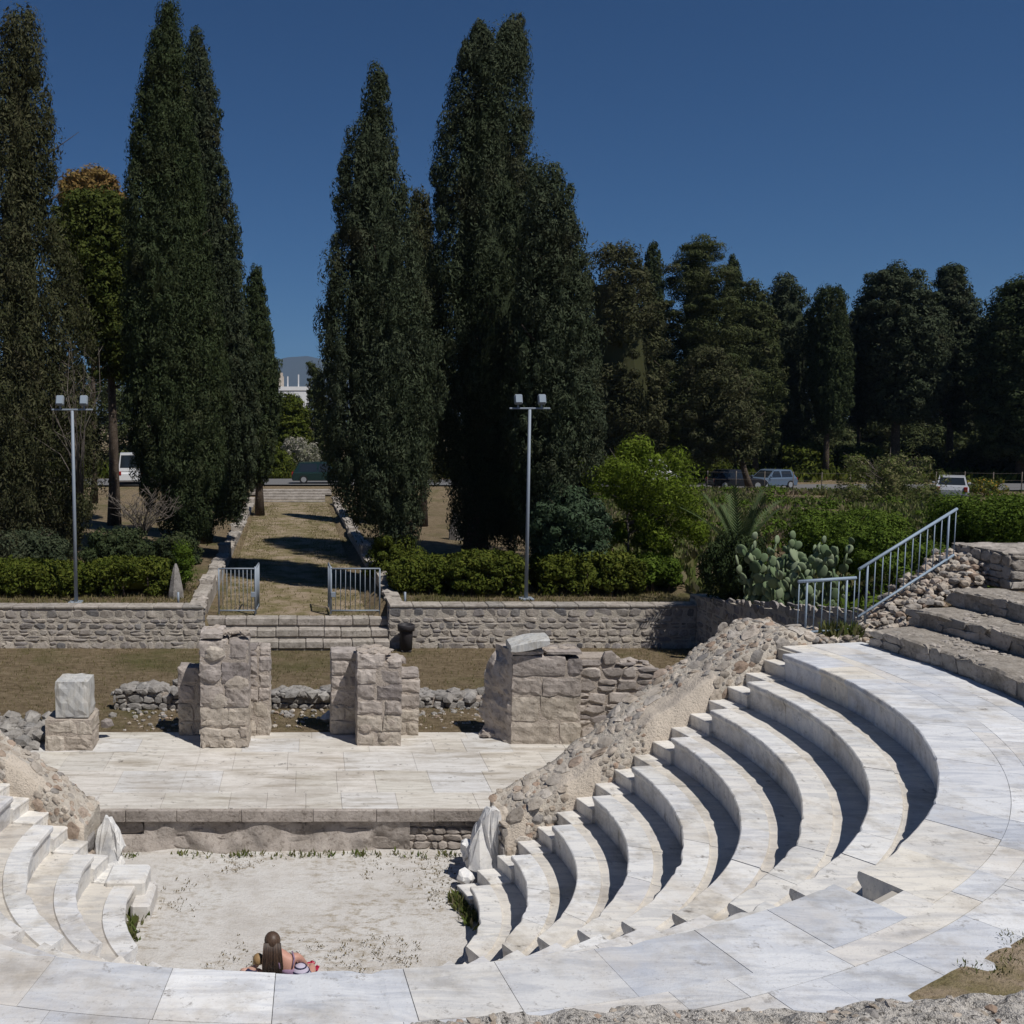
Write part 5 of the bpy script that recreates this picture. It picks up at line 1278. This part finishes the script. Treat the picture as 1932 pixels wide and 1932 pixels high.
# ------------------------------------------------------------------ cars, houses, fence
def car(name, loc, rz, paint, label, van=False, cat='car', L=4.3, Wd=1.75, Hh=1.45):
    loc = Vector(loc); root = empty(name, loc, label, cat); root.rotation_euler = (0, 0, rz)
    def par(mb, nm, m, p=None):
        o = mb.build(nm, m); o.parent = p or root; return o
    hb = .82 if not van else 1.0; gr = .22
    # lower body: side outline swept across the width with rounded shoulders
    low = [(-L/2, gr+.12), (-L/2+.06, gr), (L/2-.12, gr), (L/2, gr+.15), (L/2-.03, hb-.18), (L/2-.35, hb-.06), (L*.20, hb), (-L/2+.1, hb+.02), (-L/2, hb-.2)]
    def ext(mb, pr, ws):
        n = len(pr); vs = []
        for yy_, sc in ws:
            for x, z in pr:
                cz = sum(q[1] for q in pr)/n; vs.append((x*(1-(1-sc)*.15), yy_, cz+(z-cz)*sc))
        fs = [(i*n+k, i*n+(k+1) % n, (i+1)*n+(k+1) % n, (i+1)*n+k) for i in range(len(ws)-1) for k in range(n)]
        fs += [tuple(range(n))[::-1], tuple((len(ws)-1)*n+k for k in range(n))]
        mb.add(vs, fs, 0, False)
    hw = Wd/2; mb = MB(); ext(mb, low, [(-hw, .82), (-hw+.07, 1), (hw-.07, 1), (hw, .82)]); body = par(mb, 'body', paint)
    if van: cab = [(-L/2+.04, hb-.02), (L*.28, hb-.02), (L*.12, Hh-.03), (L*.02, Hh), (-L/2+.12, Hh)]
    else: cab = [(-L/2+.10, hb-.02), (L*.24, hb-.02), (L*.06, Hh-.05), (-.1, Hh), (-L/2+.55, Hh-.03)]
    def cabin(mb, sc, inset):
        cx_ = sum(q[0] for q in cab)/len(cab); n = len(cab); vs = []
        for sgn in (-1, 1):
            for x, z in cab:
                t = (z-hb)/(Hh-hb); vs.append((cx_+(x-cx_)*sc, sgn*(hw-.06-.16*t-inset), z if sc >= 1 else z))
        fs = [(k, (k+1) % n, n+(k+1) % n, n+k) for k in range(n)]+[tuple(range(n))[::-1], tuple(n+k for k in range(n))]
        mb.add(vs, fs, 0, False)
    mb = MB(); cabin(mb, 1.0, 0); par(mb, 'roof', paint)
    # windows proud of the cabin by 4 mm
    for sgn in (-1, 1):
        mb = MB()
        def sp(x, z): return (x, sgn*(hw-.06-.16*(z-hb)/(Hh-hb)+.004), z)
        zt, zb_ = Hh-.12, hb+.05
        spans = ((-L/2+.5, -.45), (-.38, L*.10)) if not van else ((-L/2+.3, -.6), (-.5, L*.10))
        for a, b_ in spans:
            k = .32 if b_ > 0 else .0; mb.add([sp(a, zb_), sp(b_+k*.6, zb_), sp(b_-k*.4, zt), sp(a+.12, zt)], [(0, 1, 2, 3)], 0)
        par(mb, 'side_window', M['glass'])
    (x2, z2), (x3, z3) = cab[1], cab[2]; mb = MB(); o_ = .006
    def fr(t): return (x2+(x3-x2)*t+o_, hb-.02+(z3-z2)*t+o_)
    a, b_ = fr(.12), fr(.92)
    mb.add([(a[0], -hw+.16, a[1]), (a[0], hw-.16, a[1]), (b_[0], hw-.27, b_[1]), (b_[0], -hw+.27, b_[1])], [(0, 1, 2, 3)], 0); par(mb, 'windscreen', M['glass'])
    (x0_, z0_), (x4, z4) = cab[0], cab[-1]; mb = MB()
    def rr_(t): return (x0_+(x4-x0_)*t-o_, z0_+(z4-z0_)*t+.003)
    a, b_ = rr_(.2), rr_(.9); mb.add([(a[0], -hw+.18, a[1]), (a[0], hw-.18, a[1]), (b_[0], hw-.28, b_[1]), (b_[0], -hw+.28, b_[1])], [(0, 1, 2, 3)], 0); par(mb, 'rear_window', M['glass'])
    for sx in (-L*.31, L*.31):
        for sgn in (-1, 1):
            mb = MB(); c = Vector((sx, sgn*(hw-.07), .31)); mb.tube([c-Y_*.1*sgn, c+Y_*.10*sgn], .31, 18); wl = par(mb, 'wheel', M['tyre'])
            mb = MB(); mb.tube([c+Y_*.09*sgn, c+Y_*.115*sgn], .20, 14); par(mb, 'rim', M['rim'], wl)
    for sgn in (-1, 1):
        mb = MB(); mb.box((L/2-.06, sgn*(hw-.26), hb-.24), (.14, .34, .16), 0, None, .03); par(mb, 'headlight', M['lens'])
        mb = MB(); mb.box((-L/2+.03, sgn*(hw-.17), hb-.15), (.12, .20, .30), 0, None, .03); par(mb, 'tail_light', M['red'])
        mb = MB(); mb.box((L*.19, sgn*(hw+.07), hb+.10), (.10, .16, .12), 0, None, .03); par(mb, 'mirror', paint)
    return root
def onroad(X, D): x = (X-PPX)/FPX*D; return (x, D, gz(x, D)+.13)
car('parked_car', (1.15, 75.2, gz(0, 75.2)+.12), 0, M['carg'], 'dark green estate car on the road at the end of the alley', Hh=1.6, L=4.6)
car('parked_car', onroad(1390, 74.5), 0, M['card'], 'dark car on the road behind the wire fence', L=3.9)
car('parked_car', onroad(1452, 76), R(200), M['carb'], 'blue-grey car just right of the dark car by the fence', L=3.9)
car('parked_car', onroad(1797, 62), R(58), M['cars'], 'silver car half hidden in the meadow weeds at right', L=4.0)
car('parked_van', onroad(247, 76), R(100), M['carw'], 'white van glimpsed between the trunks at left', True, 'van', 5.0, 1.95, 2.3)
car('parked_van', onroad(1232, 80), R(5), M['carw'], 'white van roof showing behind the bright young tree', True, 'van', 3.9, 1.8, 1.9)
def house(name, x0, x1, y0, y1, z0, z1_, label, floors):
    Hs = empty(name, ((x0+x1)/2, y0, z0), label, 'building')
    mb = MB(); mb.box(((x0+x1)/2, (y0+y1)/2, (z0+z1_)/2), (x1-x0, y1-y0, z1_-z0), 0); mb.build('wall', M['white'], Hs)
    mb = MB()
    for a, b_, c, d in ((x0-.1, x1+.1, y0-.1, y0+.15), (x0-.1, x1+.1, y1-.15, y1+.1), (x0-.1, x0+.15, y0+.15, y1-.15), (x1-.15, x1+.1, y0+.15, y1-.15)):
        mb.box(((a+b_)/2, (c+d)/2, z1_+.3), (b_-a, d-c, .6), 0)
    mb.build('parapet', M['white'], Hs)
    fh = (z1_-z0)/floors; n = max(2, int((x1-x0)/3.2))
    for f in range(floors):
        for i in range(n):
            xc = x0+(x1-x0)*(i+.5)/n; zc = z0+fh*(f+.5)
            mb = MB(); mb.box((xc, y0+.02, zc), (1.1, .1, 1.3), 0); wv = mb.build('window', M['shutter'], Hs)
            mb = MB(); mb.box((xc, y0-.08, zc-.72), (1.3, .2, .1), 0); o = mb.build('sill', M['white'], wv); o.matrix_parent_inverse = Matrix.Identity(4)
    return Hs
hs = house('white_building', -7.5, .3, 160, 172, 3, 12.6, 'white flat-roofed building with roof posts in the sky gap', 3)
for x, h_ in ((-3.1, 1.6), (-1.4, 1.9)):
    mb = MB(); mb.box((x, 160.3, 12.6+h_/2+.6), (.2, .2, h_), 0); mb.build('roof_post', M['white'], hs)
mb = MB(); mb.box((-4.6, 163, 14.0), (1.6, 1.6, 1.8), 0); mb.box((-4.6, 163, 15.2), (1.3, 1.3, .6), 0); mb.build('chimney', M['plaster'], hs)
house('white_building', 124, 134, 190, 200, 3, 24.2, 'white building top glimpsed between the pines at the right edge', 7)
wf = empty('wire_fence', (35, 70.3, 2.5), 'thin grey wire fence along the near side of the road', 'fence')
for i in range(17):
    x = 24+2.0*i; z = gz(x, 70.3); mb = MB(); mb.tube([(x, 70.3, z-.1), (x, 70.3, z+1.5)], .03, 6); mb.build('post', M['barkgrey'], wf)
for hh in (.4, .9, 1.4):
    mb = MB(); mb.tube([(24+2*i, 70.3, gz(24+2*i, 70.3)+hh) for i in range(17)], .006, 4); mb.build('wire', M['barkgrey'], wf)

# ------------------------------------------------------------------ people
def skin_body(name, joints, edges, mat, parent=None, sub=2):
    me = bpy.data.meshes.new(name); me.from_pydata([j[0] for j in joints], edges, []); me.update()
    o = link(name, me, mat, parent)
    sm = o.modifiers.new('Skin', 'SKIN'); sm.use_smooth_shade = True; sm.branch_smoothing = .4
    if not me.skin_vertices: me.skin_vertices.new() if hasattr(me.skin_vertices, 'new') else None
    sk = me.skin_vertices[0].data
    for i, j in enumerate(joints): sk[i].radius = j[1] if isinstance(j[1], tuple) else (j[1], j[1]); sk[i].use_root = i == 0
    ss = o.modifiers.new('Subdivision', 'SUBSURF'); ss.levels = sub; ss.render_levels = sub
    return o
def ball(mb, c, r, mi=0, lvl=3, f=None):
    V, F = ICO[lvl]; q = V.copy()
    if f is not None: q = f(q)
    mb.add(q*np.array(r)+np.array(c), F, mi, True)
def person(name, J, s_, base, label, mats):
    """J: seated pose joints relative to base, in metres"""
    B0 = Vector(base); root = empty(name, B0, label, 'person')
    names = list(J); jo = [(tuple(B0+Vector(J[k][0])*s_), (J[k][1] if isinstance(J[k][1], tuple) else (J[k][1], J[k][1]))) for k in names]
    jo = [(p_, (r_[0]*s_, r_[1]*s_)) for p_, r_ in jo]
    E = [('pelvis','waist'),('waist','chest'),('chest','neck'),('neck','head'),('head','crown'),
         ('chest','shL'),('shL','elL'),('elL','wrL'),('wrL','palmL'),('chest','shR'),('shR','elR'),('elR','wrR'),('wrR','palmR'),
         ('pelvis','hipL'),('hipL','knL'),('knL','anL'),('anL','toL'),('pelvis','hipR'),('hipR','knR'),('knR','anR'),('anR','toR')]
    jx = list(jo); ed = [(names.index(a), names.index(b_)) for a, b_ in E]
    for sd in 'LR':                                   # five fingers rooted in the palm
        wv = Vector(jo[names.index('wr'+sd)][0]); pv = Vector(jo[names.index('palm'+sd)][0]); d = (pv-wv).normalized(); side = d.cross(Z_).normalized()
        for q in range(5):
            ln = (.062, .075, .080, .072, .055)[q]*s_
            if q == 0: a0_ = wv.lerp(pv, .5)+side*.035*s_; dd = (d+side*.9-Z_*.2).normalized()
            else: a0_ = pv+side*(.028-.019*(q-1))*s_; dd = (d-Z_*.35).normalized()
            i0 = len(jx); jx.append((tuple(a0_), (.0095*s_,)*2)); jx.append((tuple(a0_+dd*ln*.55), (.0085*s_,)*2)); jx.append((tuple(a0_+dd*ln*.95-Z_*.012*s_), (.007*s_,)*2))
            ed += [(names.index('palm'+sd), i0), (i0, i0+1), (i0+1, i0+2)]
    skin_body('body', jx, ed, mats['skin'], root)
    return root, {k: B0+Vector(J[k][0])*s_ for k in names}
# seated woman seen from behind, leaning to the left
J = dict(pelvis=((.16,0,.12),.135), waist=((.12,.03,.28),(.115,.10)), chest=((.02,.05,.46),(.135,.10)), neck=((-.10,.07,.60),.05), head=((-.14,.09,.70),.082), crown=((-.15,.09,.76),.06),
         shL=((-.15,.06,.50),.055), elL=((-.26,.22,.30),.04), wrL=((-.16,.42,.22),.028), palmL=((-.14,.48,.22),.03),
         shR=((.20,.06,.50),.055), elR=((.30,.20,.30),.04), wrR=((.16,.40,.22),.028), palmR=((.12,.46,.22),.03),
         hipL=((.02,.06,.10),.09), knL=((-.20,.46,.12),.062), anL=((.10,.56,.07),.042), toL=((.20,.64,.04),.03),
         hipR=((.30,.06,.10),.09), knR=((.40,.50,.12),.062), anR=((.20,.42,.06),.042), toR=((.10,.34,.04),.03))
pw, PW = person('person', J, 1.0, (-.32, 12.6, 0), 'woman with long dark hair sitting on the orchestra floor with her back turned', dict(skin=M['skin']))
hd = PW['head']
mb = MB(); ball(mb, hd+Vector((0, -.015, .01)), (.108, .112, .115), f=lambda q: np.stack([q[:, 0], np.where(q[:, 1] > .55, .55, q[:, 1]), q[:, 2]], 1))
V, F = ICO[3]; q = V.copy(); t = (q[:, 2]+1)/2                                  # long hair hanging down the back
q = np.stack([q[:, 0]*(.112+.012*np.sin(t*6))*(1+.10*np.sin(q[:, 0]*9+t*3))-.02*(1-t), -.060+q[:, 1]*.065-.02*(1-t)+.012*np.sin(q[:, 0]*22), -.17+q[:, 2]*.24], 1)
mb.add(q+np.array(list(hd)), F, 0, True)
for k in range(60):
    a = rnd.uniform(-.12, .12); mb.tube([hd+Vector((a*.9, -.105, .02)), hd+Vector((a*1.1, -.14, -.2)), hd+Vector((a*1.2+rnd.uniform(-.02, .02), -.115, -.40-rnd.uniform(0, .08)))], [.010, .010, .003], 5)
mb.build('hair', M['hair'], pw)
mb = MB()
for sx in (-.034, .034): ball(mb, hd+Vector((sx, .078, .012)), (.013, .008, .009), 0, 2)
mb.build('eyes', M['lens'], pw)
mb = MB(); ball(mb, hd+Vector((0, .095, -.02)), (.013, .018, .02), 0, 2); ball(mb, hd+Vector((0, .082, -.052)), (.024, .01, .008), 0, 2)
for sx in (-.085, .085): ball(mb, hd+Vector((sx, 0, -.005)), (.012, .022, .032), 0, 2)
mb.build('face', M['skin'], pw)
wa, ch, pe = PW['waist'], PW['chest'], PW['pelvis']
mb = MB()
for i in range(3):
    c = wa.lerp(ch, .05+.16*i); ball(mb, c, (.137-.004*i, .118, .062), 0, 3)
mb.tube([ch+Vector((.10, -.105, -.06)), ch+Vector((.13, -.085, .06)), ch+Vector((.10, .02, .10))], .012, 6)
mb.tube([ch+Vector((-.06, -.115, -.06)), ch+Vector((-.08, -.085, .06)), ch+Vector((-.07, .02, .10))], .012, 6)
mb.build('top', M['dress'], pw)
mb = MB(); ball(mb, pe+Vector((.07, .0, .08)), (.15, .15, .23), 0, 3)
for sx in (-.1, .14): ball(mb, pe+Vector((sx, .12, .0)), (.12, .20, .11), 0, 3)
mb.build('shorts', M['stripe'], pw)
mb = MB()
for i in range(4):
    c = pe+Vector((.07, 0, .28-.05*i)); n = 20; r_ = math.sqrt(max(.02, 1-((.20-.05*i)/.23)**2))
    mb.tube([c+Vector((.151*r_*math.cos(2*math.pi*k/n), .151*r_*math.sin(2*math.pi*k/n), 0)) for k in range(n+1)], .010, 5)
mb.build('stripes', M['navy'], pw)
# child beside her
Jc = dict(J); Jc = {k: ((-v[0][0]*1, v[0][1], v[0][2]), v[1]) for k, v in J.items()}
Jc = {k: ((Jc[k][0][0], Jc[k][0][1], Jc[k][0][2]), Jc[k][1]) for k in Jc}
swap = {'L': 'R', 'R': 'L'}
pch, PC = person('person', Jc, .62, (-.73, 12.62, 0), 'small fair-haired child crouching left of the woman with long dark hair', dict(skin=M['skin2']))
hd = PC['head']; mb = MB(); ball(mb, hd+Vector((0, -.012, .02)), (.075, .082, .080), f=lambda q: np.stack([q[:, 0], np.where(q[:, 1] > .5, .5, q[:, 1]), np.where(q[:, 2] < -.5, -.5, q[:, 2])], 1)); mb.build('hair', M['blond'], pch)
mb = MB()
for sx in (-.022, .022): ball(mb, hd+Vector((sx, .058, .0)), (.009, .006, .007), 0, 2)
mb.build('eyes', M['lens'], pch)
mb = MB()
for i in range(5):
    c = PC['pelvis'].lerp(PC['chest'], i/4); ball(mb, c, (.098, .088, .06), 0, 3)
mb.build('shirt', M['navy'], pch)
for i, (x, y, a) in enumerate(((.05, 13.35, .3), (.13, 13.22, 1.3))):
    mb = MB(); ax = (Vector((math.cos(a), math.sin(a), 0)), Vector((-math.sin(a), math.cos(a), 0)), Z_)
    mb.box((x, y, .02), (.11, .05, .025), 0, ax, .012)
    mb.tube([Vector((x, y, .03))+ax[1]*.025, Vector((x, y, .055))+ax[0]*.02, Vector((x, y, .03))-ax[1]*.025], .006, 6)
    tag(mb.build('sandal', M['redcloth']), ['red sandal lying further from the camera on the orchestra floor', 'red sandal lying nearer the camera on the orchestra floor'][i], 'sandal')

# ------------------------------------------------------------------ air
m = bpy.data.materials.new('haze_air'); m.use_nodes = True; t_ = m.node_tree; t_.nodes.clear()
pv = t_.nodes.new('ShaderNodeVolumePrincipled'); pv.inputs['Color'].default_value = (.42, .64, 1, 1); pv.inputs['Density'].default_value = .00007
ov = t_.nodes.new('ShaderNodeOutputMaterial'); t_.links.new(pv.outputs[0], ov.inputs['Volume'])
mb = MB(); mb.box((0, 0, 345), (18600, 18600, 710)); o = mb.build('haze', m); o['kind'] = 'stuff'; o['label'] = 'thin blue summer haze over the far hills'
